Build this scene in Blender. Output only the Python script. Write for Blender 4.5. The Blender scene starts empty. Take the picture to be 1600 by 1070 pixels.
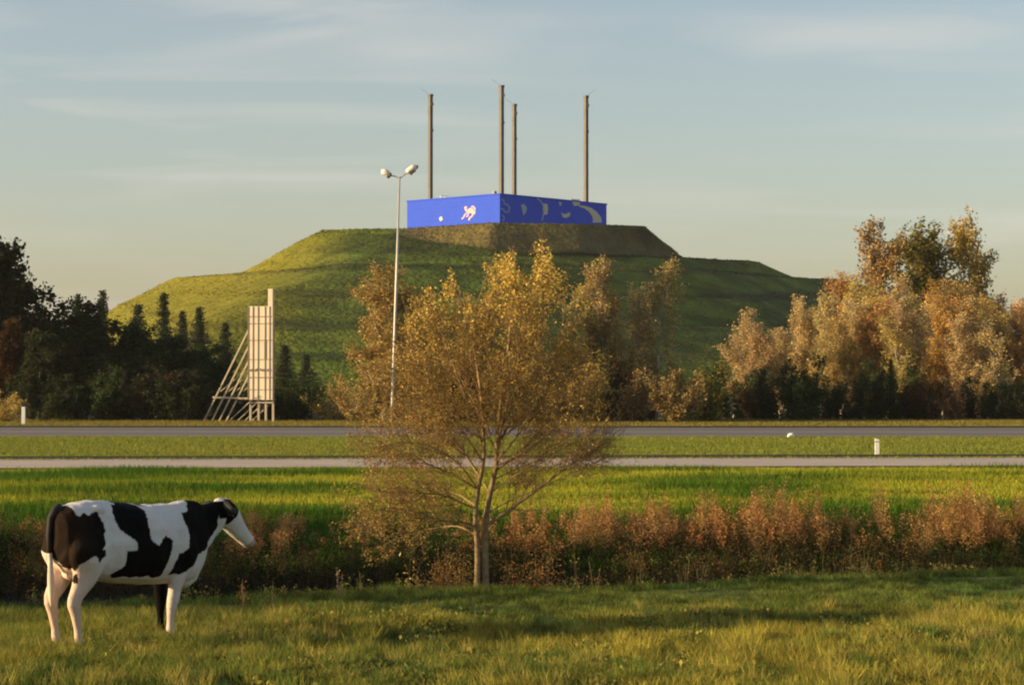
import bpy, bmesh, math, random
import numpy as np
from mathutils import Vector, Matrix
PI = math.pi
rad = math.radians
SC = bpy.context.scene
COL = SC.collection

# ------------------------------------------------------------------ camera
F = 3390.0; W0 = 1600.0; H0 = 1070.0; CAMZ = 2.66; HOR = 600.0
TH = math.atan((HOR - H0 / 2) / F)
cam = bpy.data.cameras.new('camera'); camo = bpy.data.objects.new('camera', cam); COL.objects.link(camo)
cam.sensor_width = 36.0; cam.lens = F / W0 * 36.0
cam.clip_start = 0.5; cam.clip_end = 20000
camo.location = (0, 0, CAMZ); camo.rotation_euler = (rad(90) + TH, 0, 0)
SC.camera = camo
SC.render.engine = 'CYCLES'
SC.render.resolution_x = 1024; SC.render.resolution_y = 684
SC.cycles.use_denoising = True
SC.cycles.max_bounces = 6; SC.cycles.diffuse_bounces = 3; SC.cycles.transmission_bounces = 3
SC.cycles.filter_width = 2.1
SC.view_settings.view_transform = 'Standard'; SC.view_settings.look = 'None'
SC.view_settings.exposure = 0.85; SC.view_settings.gamma = 1.0

# ------------------------------------------------------------------ light
SUN_EL = rad(10.0); SUN_A = rad(12.0)          # sun low on the left, a little behind the camera
S = Vector((-math.cos(SUN_A) * math.cos(SUN_EL), -math.sin(SUN_A) * math.cos(SUN_EL), math.sin(SUN_EL)))
sl = bpy.data.lights.new('sun', 'SUN'); sl.energy = 4.8; sl.angle = rad(1.2); sl.color = (1.0, 0.73, 0.40)
so = bpy.data.objects.new('sun', sl); COL.objects.link(so)
so.rotation_euler = (-S).to_track_quat('-Z', 'Y').to_euler(); so.location = (-60, -20, 40)

world = bpy.data.worlds.new('World'); SC.world = world; world.use_nodes = True
nt = world.node_tree; nt.nodes.clear()
def N(nt, t, **kw):
    n = nt.nodes.new(t)
    for k, v in kw.items(): setattr(n, k, v)
    return n
def LK(nt, a, b): nt.links.new(a, b)
def mth(nt, op, a, b=None, clamp=False):
    n = N(nt, 'ShaderNodeMath', operation=op); n.use_clamp = clamp
    for i, v in enumerate((a, b)):
        if v is None: continue
        if isinstance(v, (int, float)): n.inputs[i].default_value = v
        else: LK(nt, v, n.inputs[i])
    return n.outputs[0]
def mixc(nt, fac, a, b, mode='MIX'):
    n = N(nt, 'ShaderNodeMix', data_type='RGBA', blend_type=mode)
    if isinstance(fac, (int, float)): n.inputs[0].default_value = fac
    else: LK(nt, fac, n.inputs[0])
    for i, v in ((6, a), (7, b)):
        if isinstance(v, (tuple, list)): n.inputs[i].default_value = (*v[:3], 1)
        else: LK(nt, v, n.inputs[i])
    return n.outputs[2]
def ramp(nt, fac, stops):
    n = N(nt, 'ShaderNodeValToRGB'); LK(nt, fac, n.inputs[0])
    e = n.color_ramp.elements
    while len(e) < len(stops): e.new(0.5)
    for el, (p, c) in zip(e, stops):
        el.position = p; el.color = (*c, 1) if len(c) == 3 else c
    return n.outputs[0]
out = N(nt, 'ShaderNodeOutputWorld'); bg = N(nt, 'ShaderNodeBackground'); LK(nt, bg.outputs[0], out.inputs[0])
sky = N(nt, 'ShaderNodeTexSky', sky_type='NISHITA'); sky.sun_disc = False
sky.sun_elevation = SUN_EL; sky.sun_rotation = math.atan2(S.x, S.y)
sky.air_density = 1.0; sky.dust_density = 1.6; sky.ozone_density = 1.4; sky.altitude = 0
tc = N(nt, 'ShaderNodeTexCoord')
mp = N(nt, 'ShaderNodeMapping'); mp.inputs['Rotation'].default_value = (0, rad(14), 0); mp.inputs['Scale'].default_value = (5, 2, 42)
LK(nt, tc.outputs['Generated'], mp.inputs[0])
n1 = N(nt, 'ShaderNodeTexNoise'); n1.inputs['Scale'].default_value = 1.0; n1.inputs['Detail'].default_value = 7; n1.inputs['Distortion'].default_value = 0.9
LK(nt, mp.outputs[0], n1.inputs[0])
mp2 = N(nt, 'ShaderNodeMapping'); mp2.inputs['Rotation'].default_value = (0, rad(5), 0); mp2.inputs['Scale'].default_value = (4, 3, 14); mp2.inputs['Location'].default_value = (2.3, 0, 1.7)
LK(nt, tc.outputs['Generated'], mp2.inputs[0])
n2 = N(nt, 'ShaderNodeTexNoise'); n2.inputs['Scale'].default_value = 1.0; n2.inputs['Detail'].default_value = 3
LK(nt, mp2.outputs[0], n2.inputs[0])
c1 = ramp(nt, n1.outputs[0], [(0.43, (0, 0, 0)), (0.70, (1, 1, 1))])
c2 = ramp(nt, n2.outputs[0], [(0.40, (0, 0, 0)), (0.60, (1, 1, 1))])
cf = mth(nt, 'ADD', mth(nt, 'MULTIPLY', mth(nt, 'MULTIPLY', c1, c2), 0.40), .10)
SKYMUL = (1.03, .98, 1.0)
skyc = mixc(nt, 1.0, sky.outputs[0], SKYMUL, 'MULTIPLY')
skyc = mixc(nt, cf, skyc, (4.2, 3.85, 3.45))
LK(nt, skyc, bg.inputs[0]); bg.inputs[1].default_value = 0.107

# ------------------------------------------------------------------ helpers
ct, st_ = math.cos(TH), math.sin(TH)
def P(px, py, D):
    """the place in the world at distance D along a line of sight measured on the photograph"""
    u = (px - W0 / 2) / F; v = (H0 / 2 - py) / F
    y = ct - v * st_; z = st_ + v * ct
    return Vector((u / y * D, D, CAMZ + z / y * D))
def tag(o, label=None, cat=None, group=None, kind=None):
    if label: o['label'] = label
    if cat: o['category'] = cat
    if group: o['group'] = group
    if kind: o['kind'] = kind
    return o
def empty(name, loc=(0, 0, 0), rz=0):
    o = bpy.data.objects.new(name, None); o.location = loc; o.rotation_euler.z = rz
    o.empty_display_size = 0.3; COL.objects.link(o); return o
def link(name, me, mat, parent=None, smooth=False):
    if mat is not None: me.materials.append(mat)
    if smooth: me.polygons.foreach_set('use_smooth', [True] * len(me.polygons))
    o = bpy.data.objects.new(name, me); COL.objects.link(o)
    if parent is not None: o.parent = parent
    return o
def mesh_np(name, V, FS, col=None):
    """V (n,3); FS list of (m,k) index arrays; col (n,3)"""
    me = bpy.data.meshes.new(name)
    V = np.asarray(V, np.float32)
    FS = [np.asarray(f, np.int32) for f in FS if len(f)]
    nl = sum(f.size for f in FS); nf = sum(len(f) for f in FS)
    me.vertices.add(len(V)); me.vertices.foreach_set('co', V.ravel())
    me.loops.add(nl); me.loops.foreach_set('vertex_index', np.concatenate([f.ravel() for f in FS]))
    me.polygons.add(nf)
    tot = np.concatenate([np.full(len(f), f.shape[1], np.int32) for f in FS])
    st = np.concatenate([[0], np.cumsum(tot)[:-1]]).astype(np.int32)
    me.polygons.foreach_set('loop_start', st)
    me.update(calc_edges=True)
    if col is not None:
        a = me.color_attributes.new('tint', 'FLOAT_COLOR', 'POINT')
        c = np.ones((len(V), 4), np.float32); c[:, :3] = col
        a.data.foreach_set('color', c.ravel())
    me.validate()
    return me
class MB:
    def __init__(s): s.v = []; s.f = []
    def add(s, vs, fs):
        b = len(s.v); s.v += [tuple(v) for v in vs]; s.f += [tuple(b + i for i in f) for f in fs]
    def box(s, x0, x1, y0, y1, z0, z1, M=None):
        vs = [Vector((x, y, z)) for z in (z0, z1) for y in (y0, y1) for x in (x0, x1)]
        if M is not None: vs = [M @ v for v in vs]
        s.add(vs, [(0, 2, 3, 1), (4, 5, 7, 6), (0, 1, 5, 4), (2, 6, 7, 3), (0, 4, 6, 2), (1, 3, 7, 5)])
    def tube(s, pts, rs, k=8, cap=True):
        pts = [Vector(p) for p in pts]
        if isinstance(rs, (int, float)): rs = [rs] * len(pts)
        rings = []; up = None
        for i, p in enumerate(pts):
            d = (pts[min(i + 1, len(pts) - 1)] - pts[max(i - 1, 0)]).normalized()
            if up is None: up = d.orthogonal().normalized()
            a = (up - d * up.dot(d)).normalized(); up = a; b = d.cross(a)
            rings.append([p + (a * math.cos(2 * PI * j / k) + b * math.sin(2 * PI * j / k)) * rs[i] for j in range(k)])
        vs = [v for r in rings for v in r]; fs = []
        for i in range(len(pts) - 1):
            for j in range(k):
                fs.append((i * k + j, i * k + (j + 1) % k, (i + 1) * k + (j + 1) % k, (i + 1) * k + j))
        if cap:
            fs.append(tuple(range(k - 1, -1, -1))); n = (len(pts) - 1) * k; fs.append(tuple(n + j for j in range(k)))
        s.add(vs, fs)
    def beam(s, a, b, w, h=None):
        a = Vector(a); b = Vector(b); h = h or w
        d = b - a; L = d.length; q = d.to_track_quat('Z', 'Y').to_matrix().to_4x4()
        s.box(-w / 2, w / 2, -h / 2, h / 2, 0, L, Matrix.Translation(a) @ q)
    def prism(s, poly, y0, y1, M=None):
        """poly in (x,z), extruded in y"""
        n = len(poly)
        vs = [Vector((x, y0, z)) for x, z in poly] + [Vector((x, y1, z)) for x, z in poly]
        if M is not None: vs = [M @ v for v in vs]
        fs = [tuple(range(n)), tuple(range(2 * n - 1, n - 1, -1))]
        fs += [(i, i + n, (i + 1) % n + n, (i + 1) % n) for i in range(n)]
        s.add(vs, fs)
    def build(s, name, mat, parent=None, smooth=False):
        me = bpy.data.meshes.new(name); me.from_pydata(s.v, [], s.f); me.validate(); me.update()
        bm = bmesh.new(); bm.from_mesh(me); bmesh.ops.recalc_face_normals(bm, faces=bm.faces); bm.to_mesh(me); bm.free()
        return link(name, me, mat, parent, smooth)
def vn(x, y, seed=0):
    """value noise, 0..1"""
    x = np.asarray(x, float); y = np.asarray(y, float)
    xi = np.floor(x).astype(np.int64); yi = np.floor(y).astype(np.int64); fx = x - xi; fy = y - yi
    fx = fx * fx * (3 - 2 * fx); fy = fy * fy * (3 - 2 * fy)
    def h(a, b):
        n = (a * 374761393 + b * 668265263 + seed * 1442695) & 0x7fffffff
        n = ((n ^ (n >> 13)) * 1274126177) & 0x7fffffff
        n = n ^ (n >> 16)
        return (n & 0xffff) / 65535.0
    return (h(xi, yi) * (1 - fx) + h(xi + 1, yi) * fx) * (1 - fy) + (h(xi, yi + 1) * (1 - fx) + h(xi + 1, yi + 1) * fx) * fy
def fbm(x, y, seed=0, o=3):
    t = 0; a = 1; s = 0
    for i in range(o):
        t = t + a * vn(np.asarray(x) * 2 ** i, np.asarray(y) * 2 ** i, seed + i * 17); s += a; a *= .5
    return t / s

# ------------------------------------------------------------------ materials
def mat(name, col=(.5, .5, .5), rough=.8, metal=0.0, var=0.15, scale=3.0, bump=0.0, bscale=None, spec=None):
    m = bpy.data.materials.new(name); m.use_nodes = True; t = m.node_tree
    b = t.nodes['Principled BSDF']; b.inputs['Roughness'].default_value = rough; b.inputs['Metallic'].default_value = metal
    if spec is not None: b.inputs['Specular IOR Level'].default_value = spec
    tcn = N(t, 'ShaderNodeTexCoord'); n = N(t, 'ShaderNodeTexNoise'); n.inputs['Scale'].default_value = scale; n.inputs['Detail'].default_value = 5
    LK(t, tcn.outputs['Object'], n.inputs[0])
    lo = tuple(c * (1 - var) for c in col); hi = tuple(min(1, c * (1 + var)) for c in col)
    LK(t, ramp(t, n.outputs[0], [(0.3, lo), (0.7, hi)]), b.inputs['Base Color'])
    if bump:
        n3 = N(t, 'ShaderNodeTexNoise'); n3.inputs['Scale'].default_value = bscale or scale * 6; n3.inputs['Detail'].default_value = 4
        LK(t, tcn.outputs['Object'], n3.inputs[0])
        bp = N(t, 'ShaderNodeBump'); bp.inputs['Strength'].default_value = bump; LK(t, n3.outputs[0], bp.inputs['Height']); LK(t, bp.outputs[0], b.inputs['Normal'])
    return m
def leaf_mat(name, trans=0.35, objcol=True, rough=.6):
    m = bpy.data.materials.new(name); m.use_nodes = True; t = m.node_tree; t.nodes.clear()
    o = N(t, 'ShaderNodeOutputMaterial'); at = N(t, 'ShaderNodeAttribute', attribute_name='tint')
    c = at.outputs['Color']
    if objcol:
        oi = N(t, 'ShaderNodeObjectInfo'); c = mixc(t, 1.0, c, oi.outputs['Color'], 'MULTIPLY')
    d = N(t, 'ShaderNodeBsdfDiffuse'); LK(t, c, d.inputs[0])
    tr = N(t, 'ShaderNodeBsdfTranslucent'); LK(t, c, tr.inputs[0])
    mx = N(t, 'ShaderNodeMixShader'); mx.inputs[0].default_value = trans
    LK(t, d.outputs[0], mx.inputs[1]); LK(t, tr.outputs[0], mx.inputs[2]); LK(t, mx.outputs[0], o.inputs[0])
    return m
def ground_mat(name, scale=1.0, bump=.5):
    m = bpy.data.materials.new(name); m.use_nodes = True; t = m.node_tree
    b = t.nodes['Principled BSDF']; b.inputs['Roughness'].default_value = .95; b.inputs['Specular IOR Level'].default_value = .1
    at = N(t, 'ShaderNodeAttribute', attribute_name='tint'); tcn = N(t, 'ShaderNodeTexCoord')
    n = N(t, 'ShaderNodeTexNoise'); n.inputs['Scale'].default_value = 0.9 * scale; n.inputs['Detail'].default_value = 8; n.inputs['Roughness'].default_value = .7
    LK(t, tcn.outputs['Object'], n.inputs[0])
    k = ramp(t, n.outputs[0], [(0.3, (.6, .62, .6)), (0.5, (1, 1, 1)), (0.72, (1.5, 1.35, 1.1))])
    LK(t, mixc(t, 1.0, at.outputs['Color'], k, 'MULTIPLY'), b.inputs['Base Color'])
    n3 = N(t, 'ShaderNodeTexNoise'); n3.inputs['Scale'].default_value = 4 * scale; n3.inputs['Detail'].default_value = 6
    LK(t, tcn.outputs['Object'], n3.inputs[0])
    bp = N(t, 'ShaderNodeBump'); bp.inputs['Strength'].default_value = bump; bp.inputs['Distance'].default_value = .3 / scale
    LK(t, n3.outputs[0], bp.inputs['Height']); LK(t, bp.outputs[0], b.inputs['Normal'])
    return m
M = {}
M['ground'] = ground_mat('ground_soil_and_turf', 1.0, .5)
M['hill'] = ground_mat('hill_turf', .22, .75)
M['leaf'] = leaf_mat('foliage', .35)
M['grass'] = leaf_mat('grass_blades', .35, False)
M['bark'] = mat('bark_grey_brown', (.17, .13, .09), .9, var=.35, scale=9, bump=.5)
M['barkd'] = mat('bark_dark', (.06, .05, .04), .95, var=.3, scale=4)
M['barkp'] = mat('bark_pale', (.32, .28, .22), .9, var=.4, scale=4)
M['asphalt'] = mat('asphalt', (.125, .105, .09), .85, var=.14, scale=.5, bump=.1, bscale=30)
M['concrete'] = mat('pale_road', (.44, .355, .28), .85, var=.1, scale=.4, bump=.1, bscale=20)
M['paint'] = mat('road_paint', (.7, .68, .62), .7, var=.1)
M['kerb'] = mat('kerb_dark', (.05, .045, .035), .9)
M['galv'] = mat('galvanised_steel', (.42, .41, .38), .5, .3, var=.12, scale=2)
M['mast'] = mat('mast_steel', (.075, .07, .065), .6, .2, var=.2, scale=.6)
M['lampw'] = mat('lamp_white', (.78, .72, .62), .4, var=.05)
M['lampd'] = mat('lamp_dark', (.12, .09, .06), .5)
M['wood'] = mat('sign_strut', (.36, .31, .23), .8, var=.15, scale=2)
M['panel'] = mat('sign_panel', (.66, .56, .42), .7, var=.07, scale=1.2)
M['seam'] = mat('sign_seam', (.20, .16, .13), .8)
M['white'] = mat('white_plastic', (.8, .8, .75), .5, var=.05)
M['black'] = mat('black_plastic', (.02, .02, .02), .5)
M['tan'] = mat('mural_tan', (.60, .53, .38), .7, var=.1)
M['pale'] = mat('mural_pale', (.62, .40, .40), .7, var=.1)
M['straw'] = mat('dry_straw', (.34, .27, .15), .9, var=.3, scale=6)

# ------------------------------------------------------------------ terrain
def edge(x):
    return np.clip(26.5 + 0.37 * (np.asarray(x, float) + 6.3), 21.5, 34.0)
def gz(x, y):
    x = np.asarray(x, float); y = np.asarray(y, float)
    e = edge(x); t = y - e
    near = -0.02 * np.clip(t + 8, 0, 8) * 0.5
    z = np.where(t < 0, near, near - np.clip(t / 2.2, 0, 1) * 1.1)
    up = np.clip((y - 38.2) / 6.5, 0, 1); up = up * up * (3 - 2 * up)
    z = np.where(y > 38.2, z * (1 - up), z)
    bumps = (fbm(x * .45, y * .45, 3) - .5) * .16 * (y < 36) + (fbm(x * .25, y * .35, 9) - .5) * .22 * ((y > 44) & (y < 64))
    return z + bumps
def gz1(x, y): return float(gz(np.array([x]), np.array([y]))[0])
xs = np.unique(np.concatenate([np.linspace(-3000, -120, 14), np.linspace(-120, -16, 40), np.linspace(-16, 16, 190), np.linspace(16, 120, 40), np.linspace(120, 3000, 14)]))
ys = np.unique(np.concatenate([np.linspace(-60, 14, 12), np.linspace(14, 48, 210), np.linspace(48, 66, 50), np.linspace(66, 170, 40), np.linspace(170, 7000, 24)]))
X, Y = np.meshgrid(xs, ys); Z = gz(X, Y)
V = np.stack([X.ravel(), Y.ravel(), Z.ravel()], 1)
nx, ny = len(xs), len(ys)
idx = np.arange(nx * ny).reshape(ny, nx)
Fq = np.stack([idx[:-1, :-1].ravel(), idx[:-1, 1:].ravel(), idx[1:, 1:].ravel(), idx[1:, :-1].ravel()], 1)
C = np.zeros((len(V), 3)); xx, yy = V[:, 0], V[:, 1]
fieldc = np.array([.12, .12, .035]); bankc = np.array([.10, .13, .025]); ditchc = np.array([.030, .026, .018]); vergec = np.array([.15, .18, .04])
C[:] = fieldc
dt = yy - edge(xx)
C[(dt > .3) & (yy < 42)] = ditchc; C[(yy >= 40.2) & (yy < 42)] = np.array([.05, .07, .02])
C[(yy >= 42) & (yy < 70)] = bankc
C[yy >= 70] = vergec
C[yy > 150] = np.array([.05, .05, .025])
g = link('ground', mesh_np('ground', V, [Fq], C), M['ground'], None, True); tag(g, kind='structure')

# roads: sheets following two long straight lines
def road(name, y0l, y0r, y1l, y1r, m, z):
    """strip between two lines given by their distance on the left (x=-200) and right (x=200) side"""
    n = 60; vs = []; 
    for i in range(n + 1):
        x = -260 + 520 * i / n; k = i / n
        a = y0l + (y0r - y0l) * k; b = y1l + (y1r - y1l) * k
        vs += [(x, a, z), (x, b, z)]
    fs = np.array([(2 * i, 2 * i + 2, 2 * i + 3, 2 * i + 1) for i in range(n)])
    o = link(name, mesh_np(name, np.array(vs), [fs]), m); tag(o, kind='structure'); return o
road('road', 67.0 - 14, 67.0 + 18.5, 75.0 - 14, 75 + 18.5, M['concrete'], .03)
road('motorway', 112, 106, 134, 128, M['asphalt'], .03)
for k, nm in ((.06, 1), (.47, 2), (.53, 3), (.93, 4)):
    ya = 112 + 22 * k; yb = 106 + 22 * k
    road('road_marking', ya, yb, ya + .2, yb + .2, M['paint'], .036)
# kerb strip along the road's far edge
mb = MB()
for i in range(26):
    x0 = -260 + 20 * i; x1 = x0 + 20
    ya = 61 + 32.5 * i / 26 + .02; yb = 61 + 32.5 * (i + 1) / 26 + .02
    mb.add([(x0, ya, 0), (x1, yb, 0), (x1, yb + .25, 0), (x0, ya + .25, 0), (x0, ya, .13), (x1, yb, .13), (x1, yb + .25, .13), (x0, ya + .25, .13)],
           [(0, 1, 5, 4), (1, 2, 6, 5), (2, 3, 7, 6), (3, 0, 4, 7), (4, 5, 6, 7)])
o = mb.build('kerb', M['kerb']); tag(o, kind='structure')
mb = MB()
for i in range(26):
    x0 = -260 + 20 * i; x1 = x0 + 20
    ya = 134 - 6 * i / 26 + .05; yb = 134 - 6 * (i + 1) / 26 + .05
    mb.add([(x0, ya, 0), (x1, yb, 0), (x1, yb + .3, 0), (x0, ya + .3, 0), (x0, ya, .14), (x1, yb, .14), (x1, yb + .3, .14), (x0, ya + .3, .14)],
           [(0, 1, 5, 4), (1, 2, 6, 5), (2, 3, 7, 6), (3, 0, 4, 7), (4, 5, 6, 7)])
o = mb.build('kerb', M['kerb']); tag(o, kind='structure')

# hill: terraced earth pyramid, contour rings lofted (each ring: 5 front points as px, py, D then two back points)
rings = [
 [(500,359,530),(628,357,505),(768,348,484),(900,350,490),(1010,353,508)],
 [(482,366,532),(618,367,499),(768,390,474),(920,397,482),(1070,402,532)],
 [(430,395,545),(585,396,478),(768,399,468),(1020,402,492),(1190,410,545)],
 [(370,428,555),(545,413,466),(790,413,458),(1045,416,488),(1250,435,560)],
 [(265,435,570),(532,420,452),(790,420,447),(1080,424,480),(1310,437,575)],
 [(228,453,580),(432,455,434),(790,458,432),(1150,462,474),(1375,452,590)],
 [(218,459,585),(418,462,423),(790,465,421),(1170,469,464),(1400,460,596)],
 [(190,472,590),(312,505,404),(790,508,404),(1210,508,452),(1450,480,602)],
 [(180,476,595),(298,513,393),(790,516,393),(1225,515,441),(1490,492,606)],
 [(140,505,596),(205,550,381),(790,554,381),(1300,550,428),(1620,530,600)],
 [(130,511,598),(195,559,371),(790,563,371),(1315,558,418),(1640,538,602)],
 [(60,585,600),(100,604,360),(790,606,360),(1420,606,400),(1800,600,600)],
 [(40,605,602),(80,626,350),(790,626,350),(1450,626,390),(1850,605,602)],
]
R3 = []
for r in rings:
    p = [P(*q) for q in r]; L, S_ = p[0], p[-1]
    w = S_.x - L.x
    p = p + [Vector((S_.x - .12 * w, S_.y + .45 * w, (L.z + S_.z) / 2)), Vector((L.x + .12 * w, L.y + .45 * w, (L.z + S_.z) / 2))]
    segs = [26, 26, 26, 26, 14, 14, 14]; ring = []
    for i in range(7):
        a, b = p[i], p[(i + 1) % 7]
        for j in range(segs[i]): ring.append(a.lerp(b, j / segs[i]))
    ring = np.array([tuple(q) for q in ring])
    for _ in range(1): ring = (np.roll(ring, 1, 0) + 2 * ring + np.roll(ring, -1, 0)) / 4
    R3.append(ring)
n = len(R3[0]); rows = []
top = R3[0]; cen = top.mean(0); cen[2] = 39.0
for t in (0.02, .3, .6, .85): rr = cen + (top - cen) * t; rr[:, 2] = 39.0 * (1 - t) + top[:, 2] * t; rows.append(rr)
for i in range(len(R3) - 1):
    m_ = 8
    for j in range(m_): rows.append(R3[i] + (R3[i + 1] - R3[i]) * j / m_)
rows.append(R3[-1])
V = np.concatenate(rows)
am = np.ones(len(V)); am[:n * 5] = .25
V[:, 2] += (fbm(V[:, 0] * .12, V[:, 1] * .12, 5, 4) - .5) * .9 * am
rI = np.arange(len(rows) * n).reshape(len(rows), n)
Fq = np.stack([rI[:-1].ravel(), rI[1:].ravel(), np.roll(rI[1:], -1, 1).ravel(), np.roll(rI[:-1], -1, 1).ravel()], 1)
zz = V[:, 2]; C = np.zeros((len(V), 3))
a_ = fbm(V[:, 0] * .06, V[:, 2] * .15, 31, 4)[:, None]
C[:] = np.array([.12, .14, .018]) * (1 - a_) + np.array([.06, .115, .012]) * a_
lf = np.clip((-V[:, 0] - 35) / 25, 0, 1)[:, None]; C[:] = C * (1 - lf) + np.array([.20, .19, .014]) * lf  # left flank yellowed and brightened: sunlight put into the turf colour
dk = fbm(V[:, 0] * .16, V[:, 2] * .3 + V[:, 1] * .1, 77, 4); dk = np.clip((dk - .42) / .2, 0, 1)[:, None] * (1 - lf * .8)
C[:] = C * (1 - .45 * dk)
for bi in (1, 3, 5, 7, 9):  # terrace shadow lines put into the turf colour, fading toward the left flank
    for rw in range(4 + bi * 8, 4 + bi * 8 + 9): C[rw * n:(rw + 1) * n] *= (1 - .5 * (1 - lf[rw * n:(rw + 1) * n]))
mound = np.zeros(len(V), bool); mound[n * 4:n * 13] = True
mound &= (V[:, 0] > -25)
mk = fbm(V[:, 0] * .25, V[:, 2] * .4, 78, 3)[:, None]; mc = np.array([.15, .125, .035]) * (1 - mk) + np.array([.07, .06, .03]) * mk; C[mound] = mc[mound]
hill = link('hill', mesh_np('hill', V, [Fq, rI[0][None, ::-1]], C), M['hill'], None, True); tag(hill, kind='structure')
from mathutils.bvhtree import BVHTree
_hb = BVHTree.FromPolygons([tuple(v) for v in V], [tuple(f) for f in Fq])
def hill_z(x, y):
    h = _hb.ray_cast(Vector((x, y, 300)), Vector((0, 0, -1)))
    return h[0].z if h[0] is not None else 0.0
# scrubby tufts growing over the hill
rng = np.random.default_rng(4)
cnt = 16000
fi = rng.integers(0, len(Fq), cnt * 3); ctr = V[Fq[fi]].mean(1)
keep = (ctr[:, 1] < 600); fi = fi[keep][:cnt]; w4 = rng.dirichlet([1, 1, 1, 1], len(fi))
pt = (V[Fq[fi]] * w4[:, :, None]).sum(1); pc = C[Fq[fi, 0]]
def blades(name, pt, h, w, col, m, lean=.35, seed=1, jit=.25, seg=1):
    r = np.random.default_rng(seed); n = len(pt); an = r.uniform(0, 2 * PI, n)
    h = np.asarray(h) * r.uniform(.55, 1.3, n); w = np.broadcast_to(w, n) * r.uniform(.7, 1.3, n)
    sx = np.stack([np.cos(an), np.sin(an), np.zeros(n)], 1)
    la = r.uniform(0, 2 * PI, n); lm = h * lean * r.uniform(0.2, 1.4, n)
    ln = np.stack([np.cos(la) * lm, np.sin(la) * lm, np.zeros(n)], 1)
    up = np.zeros((n, 3)); up[:, 2] = h
    b0 = pt - sx * w[:, None] / 2; b1 = pt + sx * w[:, None] / 2
    c = col * r.uniform(1 - jit, 1 + jit, (n, 1)) * (1 + (r.uniform(-.1, .1, (n, 3))))
    if seg == 1:
        Vv = np.stack([b0, b1, pt + up + ln], 1).reshape(-1, 3); Fv = [np.arange(3 * n).reshape(n, 3)]; k = 3
    else:
        m0 = pt + up * .6 + ln * .35
        Vv = np.stack([b0, b1, m0 + sx * w[:, None] * .38, m0 - sx * w[:, None] * .38, pt + up + ln], 1).reshape(-1, 3)
        i5 = np.arange(n)[:, None] * 5; Fv = [i5 + np.array([[0, 1, 2, 3]]), i5 + np.array([[3, 2, 4]])]; k = 5
    return mesh_np(name, Vv, Fv, np.repeat(c, k, 0))
me = blades('hill_grass_tufts', pt, .24, .6, pc * 1.0, None, .5, 2, .35)
o = link('hill_grass_tufts', me, M['grass']); tag(o, 'rough grass tufts covering the terraced hill', 'grass', kind='stuff')
# ------------------------------------------------------------------ blue building and masts on the hill
bl_c = P(781, 347, 490)
BX, BY, BZ = bl_c.x, 490.0, 38.0
aL = rad(42)
dirL = Vector((-math.cos(aL), math.sin(aL), 0)); dirR = Vector((math.sin(aL), math.cos(aL), 0))
LL = 29.5; LR = 37.9; BH = 45.5 - BZ
def facing(M_dir, nrm, off=0.0):
    """matrix: local x along the wall, y outwards (negative is out), z up, from the near corner"""
    m = Matrix.Identity(4); m.col[0][:3] = M_dir; m.col[1][:3] = -nrm; m.col[2][:3] = (0, 0, 1); m.col[3][:3] = (BX, BY, BZ); return m
nL = Vector((-math.sin(aL), -math.cos(aL), 0)); nR = Vector((math.cos(aL), -math.sin(aL), 0))
bt = bpy.data.materials.new('blue_cladding'); bt.use_nodes = True; t = bt.node_tree; b = t.nodes['Principled BSDF']
tcn = N(t, 'ShaderNodeTexCoord'); br = N(t, 'ShaderNodeTexBrick'); br.offset = 0
br.inputs['Color1'].default_value = (.016, .072, .62, 1); br.inputs['Color2'].default_value = (.014, .066, .58, 1); br.inputs['Mortar'].default_value = (.024, .085, .61, 1)
br.inputs['Scale'].default_value = 1; br.inputs['Mortar Size'].default_value = .05; br.inputs['Brick Width'].default_value = 1.2; br.inputs['Row Height'].default_value = 1.0
sp = N(t, 'ShaderNodeSeparateXYZ'); cb = N(t, 'ShaderNodeCombineXYZ'); LK(t, tcn.outputs['Object'], sp.inputs[0])
LK(t, mth(t, 'ADD', sp.outputs[0], sp.outputs[1]), cb.inputs[0]); LK(t, sp.outputs[2], cb.inputs[1]); LK(t, cb.outputs[0], br.inputs[0])
LK(t, br.outputs[0], b.inputs['Base Color']); b.inputs['Roughness'].default_value = .7; b.inputs['Specular IOR Level'].default_value = .2
bld = empty('blue_building', (BX, BY, BZ), 0)
tag(bld, 'bright blue box building with map mural on top of the terraced hill', 'building')
rz = math.atan2(dirR.y, dirR.x); bld.rotation_euler.z = rz      # local x along the right wall, local y along the left wall
mb = MB(); mb.box(0, LR, 0, LL, -1.0, BH); mb.build('wall', bt, bld)
mb = MB()
for a_ in ((-.15, LR + .15, -.15, .25), (-.15, LR + .15, LL - .25, LL + .15), (-.15, .25, .25, LL - .25), (LR - .25, LR + .15, .25, LL - .25)):
    mb.box(*a_, BH, BH + .28)
mb.build('parapet', bt, bld)
mb = MB(); mb.box(.3, LR - .3, .3, LL - .3, BH + .01, BH + .12); mb.build('roof', M['lampd'], bld)
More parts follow.
